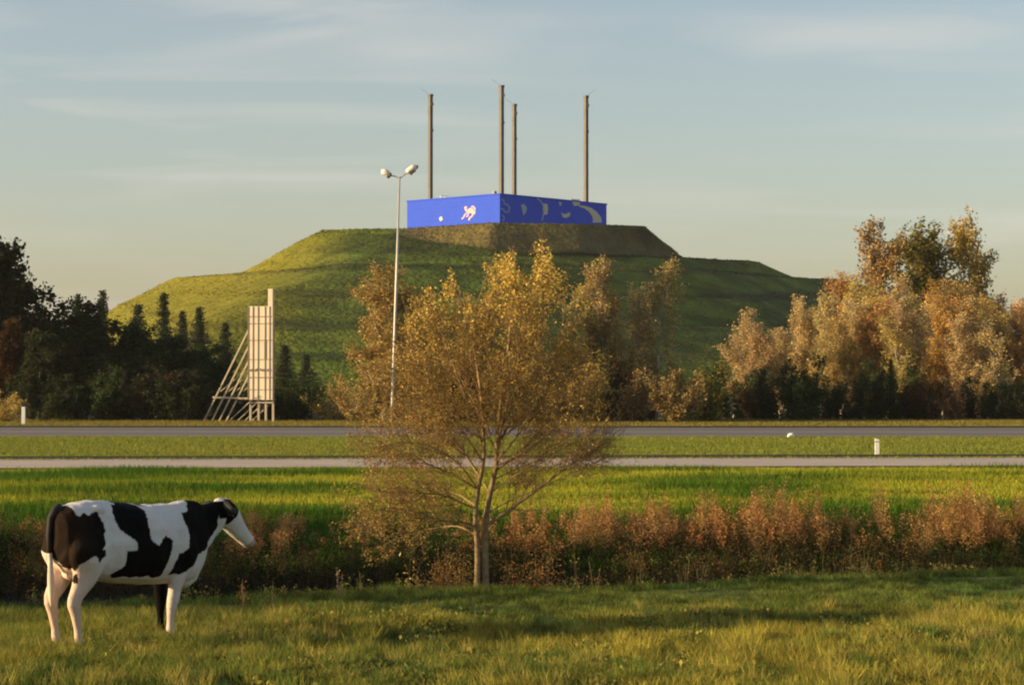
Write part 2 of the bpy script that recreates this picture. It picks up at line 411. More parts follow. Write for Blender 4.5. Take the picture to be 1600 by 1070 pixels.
# mural pieces on the right wall (u along 780..948 px, v from top)
def ru(px):   # px -> distance along the right wall
    k = (px - 800) / F; return (k * BY - BX) / (dirR.x - k * dirR.y)
def rzv(px, py):
    u = ru(px); p = P(px, py, BY + dirR.y * u); return u, p.z - BZ
def lu(px):
    k = (px - 800) / F; return (k * BY - BX) / (dirL.x - k * dirL.y)
def lzv(px, py):
    u = lu(px); p = P(px, py, BY + dirL.y * u); return u, p.z - BZ
def decal(name, polys, m, side):
    mb = MB()
    for pl in polys:
        if side == 'R': q = [rzv(*p) for p in pl]; mb.prism(q, -.06, -.012)
        else:
            q = [lzv(*p) for p in pl]; Mx = Matrix(((0, 1, 0, 0), (1, 0, 0, 0), (0, 0, 1, 0), (0, 0, 0, 1))); mb.prism(q, -.06, -.012, Mx)
    return mb.build(name, m, bld)
def stroke(pts, w):
    """thick polyline as one closed outline"""
    L = []; R = []
    for i, p in enumerate(pts):
        a = pts[max(i - 1, 0)]; c = pts[min(i + 1, len(pts) - 1)]
        dx, dy = c[0] - a[0], c[1] - a[1]; l = math.hypot(dx, dy) or 1; nx_, ny_ = -dy / l, dx / l
        ww = w[i] if isinstance(w, (list, tuple)) else w
        L.append((p[0] + nx_ * ww / 2, p[1] + ny_ * ww / 2)); R.append((p[0] - nx_ * ww / 2, p[1] - ny_ * ww / 2))
    return L + R[::-1]
M['tanline'] = mat('mural_line', (.34, .40, .46), .7)
decal('mural_shape', [[(892,311),(906,312),(906,321),(897,322)]], M['tan'], 'R')
decal('mural_band', [stroke([(905,322),(914,324),(922,328),(929,335),(933,342),(933,348)], [2,4,7,10,13,15])], M['tan'], 'R')
decal('mural_shape', [[(814,320),(819,319),(823,325),(822,331),(818,337),(816,330)]], M['tanline'], 'R')
decal('mural_shape', [[(848,318),(855,319),(856,326),(855,335),(850,336),(848,328)]], M['tan'], 'R')
decal('mural_shape', [[(873,315),(878,316),(876,323),(874,321)]], M['tanline'], 'R')
decal('mural_shape', [[(877,332),(882,335),(891,332),(890,338),(884,341),(879,339)]], M['tan'], 'R')
for pl_ in ([stroke([(783,312),(787,313),(788,319),(793,320),(796,325),(795,331),(789,332),(786,327),(782,326)], 1.5), stroke([(838,308.5),(845,315),(850,324),(849,335),(847,345)], 1.6),
                     stroke([(785,336),(788,341),(785,345.5)], 1.4)]): decal('mural_line', [pl_], M['tanline'], 'R')
# pale prancing figure on the left wall
for pl_ in (stroke([(729,332),(732,330),(736,328.5),(739.5,331),(740.5,335)], [3,6,8,8,4.5]), stroke([(730,331.2),(728,327.5),(727.2,324.5),(729.8,323.4)], [3,3.2,4,3]), stroke([(729,333.3),(726,336),(724.6,339.5),(721.5,342.5)], 2),
            stroke([(734,332),(731,335),(731.5,337.5),(728.5,338.5)], 2), stroke([(739.5,335),(737,338.5),(734,340.5),(732.5,344.5)], 2.4), stroke([(741,330),(742.5,326),(739.5,322.5),(736.5,323.5)], 2.2)):
    decal('emblem', [pl_], M['pale'], 'L')
decal('mural_shape', [[(686,341),(690,338),(692,343),(688,346)]], M['tan'], 'L')
# small things on the roof
mb = MB()
for x in (3.0, 4.5, 6.0): mb.beam((x, LL - 8, BH), (x, LL - 8, BH + 1.2), .1)
mb.beam((3, LL - 8, BH + 1.2), (6, LL - 8, BH + 1.2), .1); mb.build('roof_railing', M['galv'], bld)
mb = MB(); mb.box(1.0, 1.8, 2.6, 3.4, BH, BH + 1.0); mb.build('vent', M['lampd'], bld)

mast_lab = ['tall square steel mast rising behind the near corner of the blue building, tallest of four', 'steel mast rising at the left side of the blue building',
            'steel mast rising near the right end of the blue building', 'shorter looking steel mast just right of the tallest one, behind the blue building']
for (px, top_, D, lb) in ((783.5, 137, 500, 0), (672.5, 151, 514.5, 1), (915.5, 153, 516.5, 2), (803.5, 166, 532, 3)):
    p = P(px, top_, D); r = empty('steel_mast', (p.x, D, 38.9)); tag(r, mast_lab[lb], 'mast', 'four masts around the blue building')
    H = p.z - 38.9; mb = MB()
    Mr = Matrix.Rotation(rad(42), 4, 'Z')
    mb.box(-.42, .42, -.42, .42, 0, H, Mr)
    for k in range(1, 9): mb.box(-.45, .45, -.45, .45, H * k / 9 - .12, H * k / 9 + .12, Mr)
    mb.build('pole', M['mast'], r)
    mb = MB(); mb.box(-.52, .52, -.52, .52, H + .01, H + .5, Mr); mb.build('cap', M['mast'], r)
    mb = MB(); sg = -1 if lb != 2 else 1
    mb.tube([(0, 0, H + .3), (sg * 2.3, .3, H + 1.9)], .03, 5); mb.build('antenna', M['mast'], r)
    mb = MB(); mb.box(.425, .8, -.2, .2, H * .74, H * .74 + .6, Mr); mb.build('bracket', M['mast'], r); mb = MB(); mb.box(-.1, .4, -.7, -.425, H - 2.2, H - 1.5, Mr); mb.build('bracket', M['mast'], r)

# ------------------------------------------------------------------ tall sign by the road
DS = 150.0
s0 = P(407, 660, DS); sg = empty('roadside_sign', (s0.x, DS, 0), rad(-14)); tag(sg, 'tall pale panel sign on steel legs with slanting struts to its left', 'sign')
def SL(px, py, dy=0.0):
    p = P(px, py, DS); return Vector((p.x - s0.x, dy, p.z + .02))
mb = MB(); a = SL(387, 625); c = SL(428, 479); mb.box(a.x, c.x, -.12, .12, a.z, c.z); pan = mb.build('panel', M['panel'], sg)
mb = MB(); a = SL(420.5, 479.3); c = SL(428, 452); mb.box(a.x, c.x, -.13, .13, a.z, c.z); mb.build('panel', M['panel'], sg)
for px in (387.6, 395.5, 404, 415.5, 423): mb = MB(); a = SL(px, 624.5); c = SL(px, 479.5); mb.box(a.x - .028, a.x + .028, -.16, -.123, a.z, c.z); mb.build('seam', M['seam'], sg)
for py, k in ((495, 1), (506, 1.), (532, .8), (562, .8), (590, 1.3), (609, .8)): mb = MB(); a = SL(388.5, py); c = SL(427.5, py); mb.box(a.x, c.x, -.17, -.125, a.z - .024 * k, a.z + .024 * k); mb.build('seam', M['seam'], sg)
mb = MB(); a = SL(414.5, 561); c = SL(416.5, 531); mb.box(a.x, c.x, -.18, -.13, a.z, c.z); mb.build('faded_mark', M['seam'], sg)
for px in (391, 394.5, 399, 402, 408, 411, 414.5, 419, 422.5): mb = MB(); a = SL(px, 579 + (px % 2)); mb.box(a.x - .05, a.x + .06, -.18, -.13, a.z - .02, a.z + .13); mb.build('faded_mark', M['seam'], sg)
for px in (388.5, 402, 414, 426):
    mb = MB(); a = SL(px, 659, .2); c = SL(px, 500, .2); mb.beam((a.x, .25, -.2), (c.x, .25, c.z), .12, .15); mb.build('leg', M['wood'], sg)
    mb = MB(); a = SL(px - 86, 659); c = SL(px - 1, 508); mb.beam((a.x, .75, -.2), (c.x, .45, c.z), .10, .10); mb.build('strut', M['wood'], sg)
    mb = MB(); a = SL(px - 48, 660); c = SL(px - 1, 626); mb.beam((a.x, 1.1, -.1), (c.x, .5, c.z), .06); mb.build('brace', M['wood'], sg)
    mb = MB(); a = SL(px - 56, 612); c = SL(px - 1, 570); mb.beam((a.x, .9, a.z), (c.x, .6, c.z), .06); mb.build('brace', M['wood'], sg)
mb = MB(); a = SL(322, 621); c = SL(428, 624.5); mb.beam((a.x, .62, a.z), (c.x, .36, c.z), .13); mb.build('crossbar', M['wood'], sg)
mb = MB(); a = SL(388, 628); c = SL(427, 628); mb.box(a.x, c.x, .1, .14, a.z - .1, a.z); mb.build('crossbar', M['wood'], sg)

# ------------------------------------------------------------------ street lamp
DL = 146.0
b0 = P(612.5, 661, DL); t0 = P(624.5, 277, DL)
lamp = empty('street_lamp', (b0.x, DL, 0)); tag(lamp, 'tall slim two-headed street lamp with pale mast standing behind the autumn tree', 'street lamp')
def LP(px, py, dy=0): p = P(px, py, DL); return Vector((p.x - b0.x, dy, p.z))
mb = MB(); mb.tube([(0, 0, -.3), LP(613, 640), LP(619, 450), LP(624.5, 276)], [.13, .125, .09, .055], 10); mb.build('mast', M['galv'], lamp, True)
for a_, m_, e_, hd in (((624.5, 279), (617, 275.5), (606, 274), [(596, 268.5, 0.16), (602, 269, 0.22), (606.5, 271, 0.19), (609, 273, 0.13)]), ((624.5, 279), (632, 273), (640, 268.5), [(635.5, 269.5, 0.14), (639, 266.5, 0.19), (645, 263, 0.23), (650.5, 261, 0.17)])):
    mb = MB(); mb.tube([LP(*a_), LP(*m_), LP(*e_)], .045, 6); arm = mb.build('arm', M['galv'], lamp)
    mb = MB(); mb.tube([LP(x, y) for x, y, r in hd], [r for x, y, r in hd], 10); h_ = mb.build('lamp_head', M['lampw'], lamp, True)
    q = LP(hd[2][0], hd[2][1] + 4.5); q2 = LP(hd[3][0] - 1, hd[3][1] + 5.5)
    mb = MB(); mb.tube([LP(hd[1][0] + 2, hd[1][1] + 6.5), q, q2], [.09, .13, .08], 8); mb.build('glass_bowl', M['lampd'], h_, True)
    mb = MB(); mb.tube([LP(hd[3][0] - .5, hd[3][1]), LP(hd[3][0] + 2.5, hd[3][1] + 1.2)], [.17, .11], 8); mb.build('end_cap', M['lampd'], h_, True)

# ------------------------------------------------------------------ marker posts
def marker(px, py0, py1, D, lab, w, dark):
    p = P(px, py0, D); r = empty('marker_post', (p.x, D, gz1(p.x, D))); tag(r, lab, 'post')
    h = P(px, py1, D).z - r.location.z; wd = w / F * D
    mb = MB(); mb.prism([(-wd / 2, -.1), (wd / 2, -.1), (wd / 2, h * .93), (-wd / 2, h)], -wd * .3, wd * .3); mb.build('post_body', M['white'], r)
    mb = MB(); mb.box(-wd * .51, wd * .51, -wd * .32, wd * .32, h * dark[0], h * dark[1]); mb.build('reflector', M['black'] if dark[2] else M['lampd'], r)
marker(1370.5, 714, 684.5, 79.0, 'slim white marker post in the grass between the two roads', 6.5, (.80, .84, False))
marker(36.5, 661, 628, 139, 'small white marker post with black top before the dark wood on the left', 5.5, (.8, 1.01, True))
p = P(1236, 685, 107); mb = MB(); mb.tube([(-.16, 0, .0), (-.08, 0, .14), (.05, .02, .19), (.17, 0, .02)], [.05, .1, .12, .04], 8); o = mb.build('pale_stone', M['white'], None, True); o.location = (p.x, 107, gz1(p.x, 107))
tag(o, 'small pale stone lying on the grass edge of the far road', 'stone')

# ------------------------------------------------------------------ trees
class Tree:
    """collects woody tubes and leaf clusters"""
    def __init__(s, seed): s.r = random.Random(seed); s.V = []; s.F = []; s.nv = 0; s.leaf = []; s.test = None
    def tube(s, pts, r0, r1, k):
        P_ = np.array([tuple(p) for p in pts]); n = len(P_)
        d = np.gradient(P_, axis=0); d /= np.linalg.norm(d, axis=1)[:, None] + 1e-9
        ref = np.array([0, 0, 1.0]) if abs(d[0][2]) < .9 else np.array([1.0, 0, 0])
        a = np.cross(d, ref); a /= np.linalg.norm(a, axis=1)[:, None] + 1e-9; b = np.cross(d, a)
        rs = np.linspace(r0, r1, n)[:, None, None]; an = np.arange(k) * 2 * PI / k
        ring = P_[:, None, :] + rs * (a[:, None, :] * np.cos(an)[None, :, None] + b[:, None, :] * np.sin(an)[None, :, None])
        s.V.append(ring.reshape(-1, 3)); i = np.arange(n - 1)[:, None] * k + np.arange(k)[None, :]; j = np.arange(n - 1)[:, None] * k + (np.arange(k)[None, :] + 1) % k
        s.F.append(np.stack([i, j, j + k, i + k], -1).reshape(-1, 4) + s.nv); s.nv += n * k
    def path(s, p, d, L, n, up, wob):
        r = s.r; pts = [Vector(p)]; d = Vector(d).normalized()
        for i in range(n):
            d = (d + Vector((r.gauss(0, wob), r.gauss(0, wob), r.gauss(0, wob) + up))).normalized(); pts.append(pts[-1] + d * (L / n))
        return pts
    def side(s, d, ang):
        r = s.r; d = Vector(d).normalized(); o = d.orthogonal().normalized(); q = Matrix.Rotation(r.uniform(0, 2 * PI), 3, d); o = q @ o
        return (d * math.cos(ang) + o * math.sin(ang)).normalized()
    def grow(s, pts, r0, lv, spec):
        """children along a polyline. spec[lv] = dict(n per m, len, ang, up, wob, seg, k, t0)"""
        if lv >= len(spec): 
            return
        sp = spec[lv]; r = s.r; L = sum((pts[i + 1] - pts[i]).length for i in range(len(pts) - 1))
        nb = max(1, int(L * sp['n'] + r.random()))
        for _ in range(nb):
            t = sp.get('t0', .2) + (1 - sp.get('t0', .2)) * r.random(); f = t * (len(pts) - 1); i = min(int(f), len(pts) - 2)
            q = pts[i].lerp(pts[i + 1], f - i); dd = pts[i + 1] - pts[i]
            l = sp['len'] * r.uniform(.6, 1.25) * (1 - sp.get('tap', .5) * t); d = s.side(dd, rad(sp['ang']) * r.uniform(.7, 1.3))
            rr = max(sp['r'], r0 * .45 * (1 - t * .6)) if lv < len(spec) - 1 else sp['r']
            c = s.path(q, d, l, sp['seg'], sp['up'], sp['wob'])
            if s.test and not s.test(c[-1]): continue
            if sp.get('k', 3): s.tube(c, rr, rr * .4, sp['k'])
            for _ in range(sp.get('leaf', 0)):
                u = r.random(); ii = min(int(u * sp['seg']), sp['seg'] - 1); w = c[ii].lerp(c[ii + 1], u * sp['seg'] - ii)
                s.leaf.append(tuple(w))
            s.grow(c, rr, lv + 1, spec)
def leaves_mesh(name, pts, size, pal, seed, spread=.0, asp=.6, squash=0.0, colf=None):
    r = np.random.default_rng(seed); pts = np.asarray(pts, float); n = len(pts)
    pts = pts + r.normal(0, 1, (n, 3)) * spread
    a = r.normal(0, 1, (n, 3)); a[:, 2] *= (1 - squash); a /= np.linalg.norm(a, axis=1)[:, None]
    b = np.cross(a, r.normal(0, 1, (n, 3))); b /= np.linalg.norm(b, axis=1)[:, None]
    sz = (np.broadcast_to(size, n) * r.uniform(.55, 1.35, n))[:, None]
    Vv = np.stack([pts - a * sz * .5, pts + b * sz * asp * .5, pts + a * sz * .5, pts - b * sz * asp * .5], 1).reshape(-1, 3)
    pal = np.array(pal); pick = (r.random(n) ** 1.1 * len(pal)).astype(int) % len(pal)
    c = pal[pick] * r.uniform(.65, 1.35, (n, 1))
    if colf is not None: c = colf(pts, c, r)
    return mesh_np(name, Vv, [np.arange(4 * n).reshape(n, 4)], np.repeat(c, 4, 0))

def wood_mesh(name, t):
    return mesh_np(name, np.concatenate(t.V), [np.concatenate(t.F)])

PROT = {}
def proto(kind, variant, seed):
    t = Tree(seed); r = t.r
    if kind == 'birch':      # 10 m, slim, ascending fine twigs
        for s_ in range(r.choice([1, 2, 3])):
            tr = t.path((r.uniform(-.35, .35), r.uniform(-.3, .3), -.3), (r.uniform(-.14, .14), r.uniform(-.14, .14), 1), 10 * r.uniform(.82, 1), 10, .12, .05)
            t.tube(tr, .10, .015, 6)
            t.grow(tr, .07, 0, [dict(n=4.4, len=3.1, ang=42, up=.20, wob=.09, seg=5, k=3, r=.018, t0=.08, tap=.62, leaf=12), dict(n=4.8, len=.95, ang=36, up=.24, wob=.12, seg=3, k=3, r=.008, leaf=16)])
        sz, sp, asp = .125, .13, .75
    elif kind == 'bush':     # 3 m, many stems from the ground
        for s_ in range(13):
            an = r.uniform(0, 2 * PI); tl = r.uniform(.1, .75)
            tr = t.path((math.cos(an) * .35, math.sin(an) * .35, -.1), (math.cos(an) * tl, math.sin(an) * tl, 1), 3 * r.uniform(.6, 1.05), 6, .05, .09)
            t.tube(tr, .035, .008, 4)
            t.grow(tr, .02, 0, [dict(n=7, len=.8, ang=42, up=.1, wob=.12, seg=4, k=3, r=.008, t0=.05, tap=.4, leaf=20)])
        sz, sp, asp = .13, .09, .7
    elif kind == 'poplar':   # 17 m, bare lower crown, round billowing top
        for s_ in range(2 + variant % 2):
            tr = t.path((r.uniform(-.3, .3), r.uniform(-.3, .3), -.4), (r.uniform(-.09, .09), r.uniform(-.06, .06), 1), 16.8 * r.uniform(.9, 1), 12, .12, .03)
            t.tube(tr, .2, .03, 7)
            t.grow(tr, .10, 0, [dict(n=3.0, len=3.5, ang=52, up=.13, wob=.10, seg=6, k=4, r=.03, t0=.3, tap=.15, leaf=5), dict(n=3.4, len=1.2, ang=45, up=.05, wob=.15, seg=3, k=3, r=.012, leaf=12)])
        sz, sp, asp = .27, .24, .8
        t.leaf = [l for l in t.leaf if r.random() < .16 + .84 * min(1, max(0, (l[2] - 9.5) / 3.5))]
    elif kind == 'broad':    # 12 m dense dark broadleaf
        tr = t.path((0, 0, -.4), (r.uniform(-.06, .06), 0, 1), 10.5, 10, .1, .04); t.tube(tr, .24, .04, 7)
        t.grow(tr, .12, 0, [dict(n=3.8, len=4.4, ang=58, up=.10, wob=.12, seg=6, k=4, r=.03, t0=.08, tap=.55, leaf=12), dict(n=3.4, len=1.6, ang=45, up=.04, wob=.16, seg=3, k=3, r=.012, leaf=24)])
        sz, sp, asp = .33, .28, .8
    elif kind == 'conifer':  # 10 m spire with drooping tiers
        tr = t.path((0, 0, -.3), (0, 0, 1), 10, 8, .2, .01); t.tube(tr, .14, .02, 6)
        z = .7
        while z < 9.8:
            R_ = 2.5 * (1 - z / 10.1) ** .9 * r.uniform(.8, 1.15)
            for k in range(9):
                an = r.uniform(0, 2 * PI); c = t.path((tr[0].x, tr[0].y, z), (math.cos(an), math.sin(an), .25), R_ * r.uniform(.55, 1.3), 4, -.06, .05); t.tube(c, .025, .008, 3)
                for q in range(int(26 * R_ / 2 + 6)):
                    u = r.random(); i = min(int(u * 4), 3); w = c[i].lerp(c[i + 1], u * 4 - i); t.leaf.append((w.x + r.gauss(0, .12), w.y + r.gauss(0, .12), w.z - abs(r.gauss(0, .16))))
            z += r.uniform(.16, .30)
        sz, sp, asp = .26, .05, .35
    wm = wood_mesh(kind + '_wood', t)
    base = [(1, 1, 1), (1.12, .92, .75), (.8, .9, .75), (1.1, 1.05, .9), (.75, .66, .55), (1.25, 1.15, .95)]
    lm = leaves_mesh(kind + '_leaves', t.leaf, sz, base, seed, sp, asp)
    zs = np.array([l[2] for l in t.leaf]); H = float(np.percentile(zs, 99.7))
    xs_ = np.array([l[0] for l in t.leaf]); Wd = float(np.percentile(xs_, 97) - np.percentile(xs_, 3))
    PROT[(kind, variant)] = (wm, lm, H, Wd)
    lm.materials.append(M['leaf'])
for kd, nv in (('birch', 5), ('bush', 4), ('poplar', 3), ('broad', 3), ('conifer', 2)):
    for v in range(nv): proto(kd, v, hash((len(kd), v)) % 9999 + v * 7 + 11)
for v in range(5): PROT[('birch', v)][0].materials.append(M['barkp'])
for k in PROT:
    if k[0] != 'birch': PROT[k][0].materials.append(M['bark'] if k[0] == 'poplar' else M['barkd'])

COLS = {'gold': (.46, .365, .12), 'orange': (.49, .30, .095), 'tan': (.50, .41, .20), 'pink': (.52, .385, .20), 'olive': (.20, .18, .05), 'yellow': (.28, .22, .07),
        'dark': (.040, .050, .024), 'darkbrown': (.085, .062, .036), 'darkgreen': (.040, .070, .024), 'bluegreen': (.055, .075, .05), 'green': (.07, .085, .025), 'rust': (.07, .042, .02), 'greygold': (.34, .26, .11)}
rt = random.Random(77)
ORD = ['first', 'second', 'third', 'fourth', 'fifth', 'sixth', 'seventh', 'eighth', 'ninth', 'tenth', 'eleventh', 'twelfth', 'thirteenth', 'fourteenth', 'fifteenth', 'sixteenth', 'seventeenth', 'eighteenth', 'nineteenth', 'twentieth', 'twenty-first', 'twenty-second']
def plant_tree(kind, variant, px, topy, D, col, name, label, cat, group, wid=1.0, dz=0.0, ztop=None):
    wm, lm, H, Wd = PROT[(kind, variant)]
    p = P(px, topy, D); z0 = gz1(p.x, D) - .05
    if (D > 350): z0 = hill_z(p.x, D) - .2
    h = ((ztop if ztop else p.z) - z0) * (1.04 if kind == 'birch' else 1); s = h / H
    r = empty(name, (p.x, D, z0), rt.uniform(0, 2 * PI)); sw = s * wid * (1.3 if kind == 'birch' else 1)
    tag(r, label, cat, group)
    tr = bpy.data.objects.new('trunk' if kind != 'bush' else 'stems', wm); cr = bpy.data.objects.new('crown' if kind != 'bush' else 'foliage', lm)
    for o in (tr, cr): COL.objects.link(o); o.parent = r; o.scale = (sw, sw, s)
    c = COLS[col]; j = rt.uniform(.85, 1.15); cr.color = (c[0] * j, c[1] * j * rt.uniform(.93, 1.07), c[2] * j, 1)
    return r
def row(name, what, where, cat, group, items):
    """items (kind, variant, px, topy, D, col, wid[, adjective]) sorted from left to right; the label counts along the row"""
    items = sorted(items, key=lambda q: q[2])
    for i, it in enumerate(items):
        adj = it[7] if len(it) > 7 else {'gold': 'golden', 'tan': 'pale tan', 'pink': 'pinkish tan', 'bluegreen': 'grey green', 'dark': 'very dark', 'darkbrown': 'dark brown', 'darkgreen': 'dark green', 'greygold': 'greyish gold'}.get(it[5], it[5])
        lb = f'{adj} {what}, {ORD[i]} from the left {where}'
        plant_tree(it[0], it[1], it[2], it[3], it[4], it[5], name, lb, cat, group, it[6])
# copse right of the hill: front row of birches
row('birch_tree', 'birch', 'in the front row of the right-hand copse', 'tree', 'front row birches of the right copse', [
 ('birch', 0, 1148, 492, 168, 'tan', 1.15), ('birch', 1, 1182, 510, 165, 'pink', 1.1), ('birch', 2, 1216, 520, 170, 'tan', 1.1), ('birch', 3, 1250, 472, 176, 'pink', .85), ('birch', 4, 1282, 466, 174, 'tan', .8),
 ('birch', 0, 1268, 530, 164, 'gold', 1.2), ('birch', 2, 1312, 500, 168, 'gold', 1.1), ('birch', 1, 1345, 482, 170, 'tan', 1.1), ('birch', 3, 1380, 478, 168, 'orange', 1.1), ('birch', 4, 1412, 500, 165, 'gold', 1.1),
 ('birch', 0, 1444, 480, 169, 'pink', 1.1), ('birch', 1, 1476, 470, 167, 'orange', 1.1), ('birch', 2, 1505, 500, 164, 'tan', 1.1), ('birch', 3, 1536, 490, 168, 'gold', 1.1), ('birch', 4, 1566, 505, 163, 'tan', 1.1), ('birch', 0, 1596, 480, 167, 'orange', 1.1), ('birch', 1, 1630, 480, 167, 'gold', 1.1)])
row('birch_tree', 'birch', 'in the back row of the right-hand copse', 'tree', 'back row birches of the right copse', [
 ('birch', 2, 1322, 438, 190, 'orange', .95), ('birch', 3, 1356, 446, 186, 'gold', 1.0), ('birch', 4, 1392, 452, 188, 'gold', 1.0), ('birch', 0, 1430, 440, 186, 'tan', 1.0), ('birch', 1, 1468, 448, 190, 'orange', 1.0),
 ('birch', 2, 1500, 452, 186, 'gold', 1.0), ('birch', 3, 1534, 458, 188, 'greygold', 1.0), ('birch', 4, 1568, 466, 186, 'orange', 1.0), ('birch', 0, 1600, 470, 190, 'gold', 1.0), ('birch', 1, 1640, 470, 190, 'orange', 1.0)])
row('poplar_tree', 'tall poplar with a billowing top', 'above the right-hand copse', 'tree', 'tall poplars of the right copse', [
 ('poplar', 0, 1368, 348, 205, 'greygold', 1.0), ('poplar', 1, 1442, 352, 210, 'olive', 1.15), ('poplar', 2, 1518, 340, 207, 'gold', .9)])
row('birch_tree', 'birch', 'filling the middle of the right-hand copse', 'tree', 'middle row birches of the right copse', [
 ('birch', 1, 1165, 530, 180, 'tan', 1.1), ('birch', 3, 1200, 545, 179, 'greygold', 1.1), ('birch', 4, 1236, 520, 181, 'gold', 1.1), ('birch', 0, 1298, 490, 180, 'gold', 1.1), ('birch', 2, 1334, 478, 179, 'tan', 1.1), ('birch', 1, 1368, 470, 180, 'gold', 1.1),
 ('birch', 3, 1404, 476, 178, 'pink', 1.1), ('birch', 4, 1456, 470, 180, 'gold', 1.1), ('birch', 0, 1490, 474, 178, 'orange', 1.1), ('birch', 2, 1520, 476, 180, 'tan', 1.1), ('birch', 1, 1552, 474, 179, 'gold', 1.1), ('birch', 3, 1582, 476, 180, 'orange', 1.1)])
# shrubs along the foot of the copse
row('shrub', 'shrub', 'along the foot of the right-hand copse', 'shrub', 'dark shrubs at the foot of the right copse', [
 ('bush', i % 4, 1010 + i * 34 + (i * 7) % 9, [612, 600, 588, 604, 570, 592, 575, 560, 590, 606, 584, 566, 600, 596, 608, 590, 602, 598, 600][i], 155 + (i * 5) % 7, ['darkbrown', 'darkgreen', 'olive', 'dark', 'darkgreen', 'darkbrown', 'dark', 'darkgreen', 'dark', 'darkgreen', 'dark', 'darkgreen', 'darkbrown', 'rust', 'darkbrown', 'dark', 'darkgreen', 'dark', 'darkbrown'][i], 1.05) for i in range(19)])
row('conifer_tree', 'young conifer', 'among the shrubs before the right-hand copse', 'tree', 'young conifers before the right copse', [
 ('conifer', 0, 1392, 562, 158, 'darkgreen', .9), ('conifer', 1, 1344, 582, 159, 'darkgreen', 1.0)])
# trees behind the central tree
row('birch_tree', 'birch', 'among those standing behind the big central tree', 'tree', 'birches behind the central tree', [
 ('birch', 1, 594, 428, 148, 'gold', 1.25), ('birch', 3, 640, 460, 149, 'gold', 1.0), ('birch', 0, 700, 470, 151, 'gold', 1.1), ('birch', 2, 762, 480, 152, 'greygold', 1.1), ('birch', 4, 828, 470, 150, 'greygold', 1.1), ('birch', 0, 884, 455, 152, 'gold', 1.0),
 ('birch', 2, 938, 418, 153, 'greygold', .85), ('birch', 3, 986, 455, 154, 'tan', .9), ('birch', 4, 1030, 415, 153, 'greygold', .8)])
row('shrub', 'shrub', 'in the thicket behind the central tree', 'shrub', 'shrubs behind the central tree', [
 ('bush', i % 4, [565, 610, 660, 705, 750, 800, 850, 900, 945, 985, 1060, 1095][i], [590, 570, 566, 560, 570, 566, 560, 555, 560, 575, 580, 570][i], 147 + (i * 3) % 5, ['greygold', 'olive', 'greygold', 'olive', 'rust', 'olive', 'greygold', 'olive', 'darkbrown', 'greygold', 'greygold', 'olive'][i], 1.1) for i in range(12)])
plant_tree('bush', 1, 524, 600, 155, 'gold', 'shrub', 'rounded golden shrub between the pale sign and the street lamp', 'shrub', None, 1.3)
plant_tree('bush', 2, 577, 640, 147, 'yellow', 'shrub', 'small yellow leaved shrub just left of the street lamp foot', 'shrub', None, 1.2)
plant_tree('bush', 3, 8, 612, 148, 'gold', 'shrub', 'yellow green shrub at the left photo edge, before the dark wood', 'shrub', None, 1.5)
# the dark wood on the left
row('dark_tree', 'broadleaf tree', 'in the dark wood on the left', 'tree', 'broadleaf trees of the left wood', [
 ('broad', 0, -75, 368, 176, 'dark', 1.1), ('broad', 1, -8, 384, 168, 'dark', 1.05), ('broad', 2, 36, 440, 164, 'dark', 1.1), ('broad', 0, 72, 476, 166, 'darkgreen', 1.2), ('broad', 1, 112, 472, 172, 'dark', 1.2), ('broad', 2, 152, 492, 168, 'dark', 1.3),
 ('broad', 0, 195, 505, 172, 'dark', 1.3), ('broad', 1, 238, 515, 168, 'darkgreen', 1.3), ('broad', 2, 280, 528, 172, 'dark', 1.3), ('broad', 0, 322, 540, 176, 'darkgreen', 1.4), ('broad', 1, 14, 500, 158, 'rust', .9), ('broad', 2, 60, 520, 156, 'dark', 1.2), ('broad', 0, 120, 540, 157, 'dark', 1.3),
 ('broad', 1, 180, 550, 156, 'dark', 1.3), ('broad', 2, 245, 560, 157, 'dark', 1.3), ('broad', 2, -140, 320, 165, 'dark', 1.0), ('broad', 0, -210, 330, 160, 'dark', 1.0)])
row('conifer_tree', 'conifer', 'rising over the back of the left wood', 'tree', 'conifers of the left wood', [
 ('conifer', 0, 122, 462, 196, 'bluegreen', .8), ('conifer', 1, 161, 456, 200, 'bluegreen', .9), ('conifer', 0, 216, 478, 205, 'bluegreen', 1.3), ('conifer', 1, 256, 460, 200, 'bluegreen', 1.0), ('conifer', 0, 285, 488, 196, 'bluegreen', 1.0), ('conifer', 1, 312, 482, 194, 'bluegreen', 1.1), ('conifer', 0, 352, 506, 198, 'bluegreen', 1.2), ('conifer', 1, 445, 540, 190, 'bluegreen', 1.6), ('conifer', 1, 478, 555, 188, 'bluegreen', 1.6)])
row('shrub', 'shrub', 'along the foot of the left wood', 'shrub', 'shrubs at the foot of the left wood', [
 ('bush', i % 4, 60 + i * 44, [600, 590, 575, 560, 580, 575, 590, 600, 596, 590][i], 153 + (i * 3) % 5, ['dark', 'darkgreen', 'darkgreen', 'dark', 'darkbrown', 'dark', 'darkgreen', 'dark', 'darkbrown', 'darkgreen'][i], 1.4) for i in range(10)])
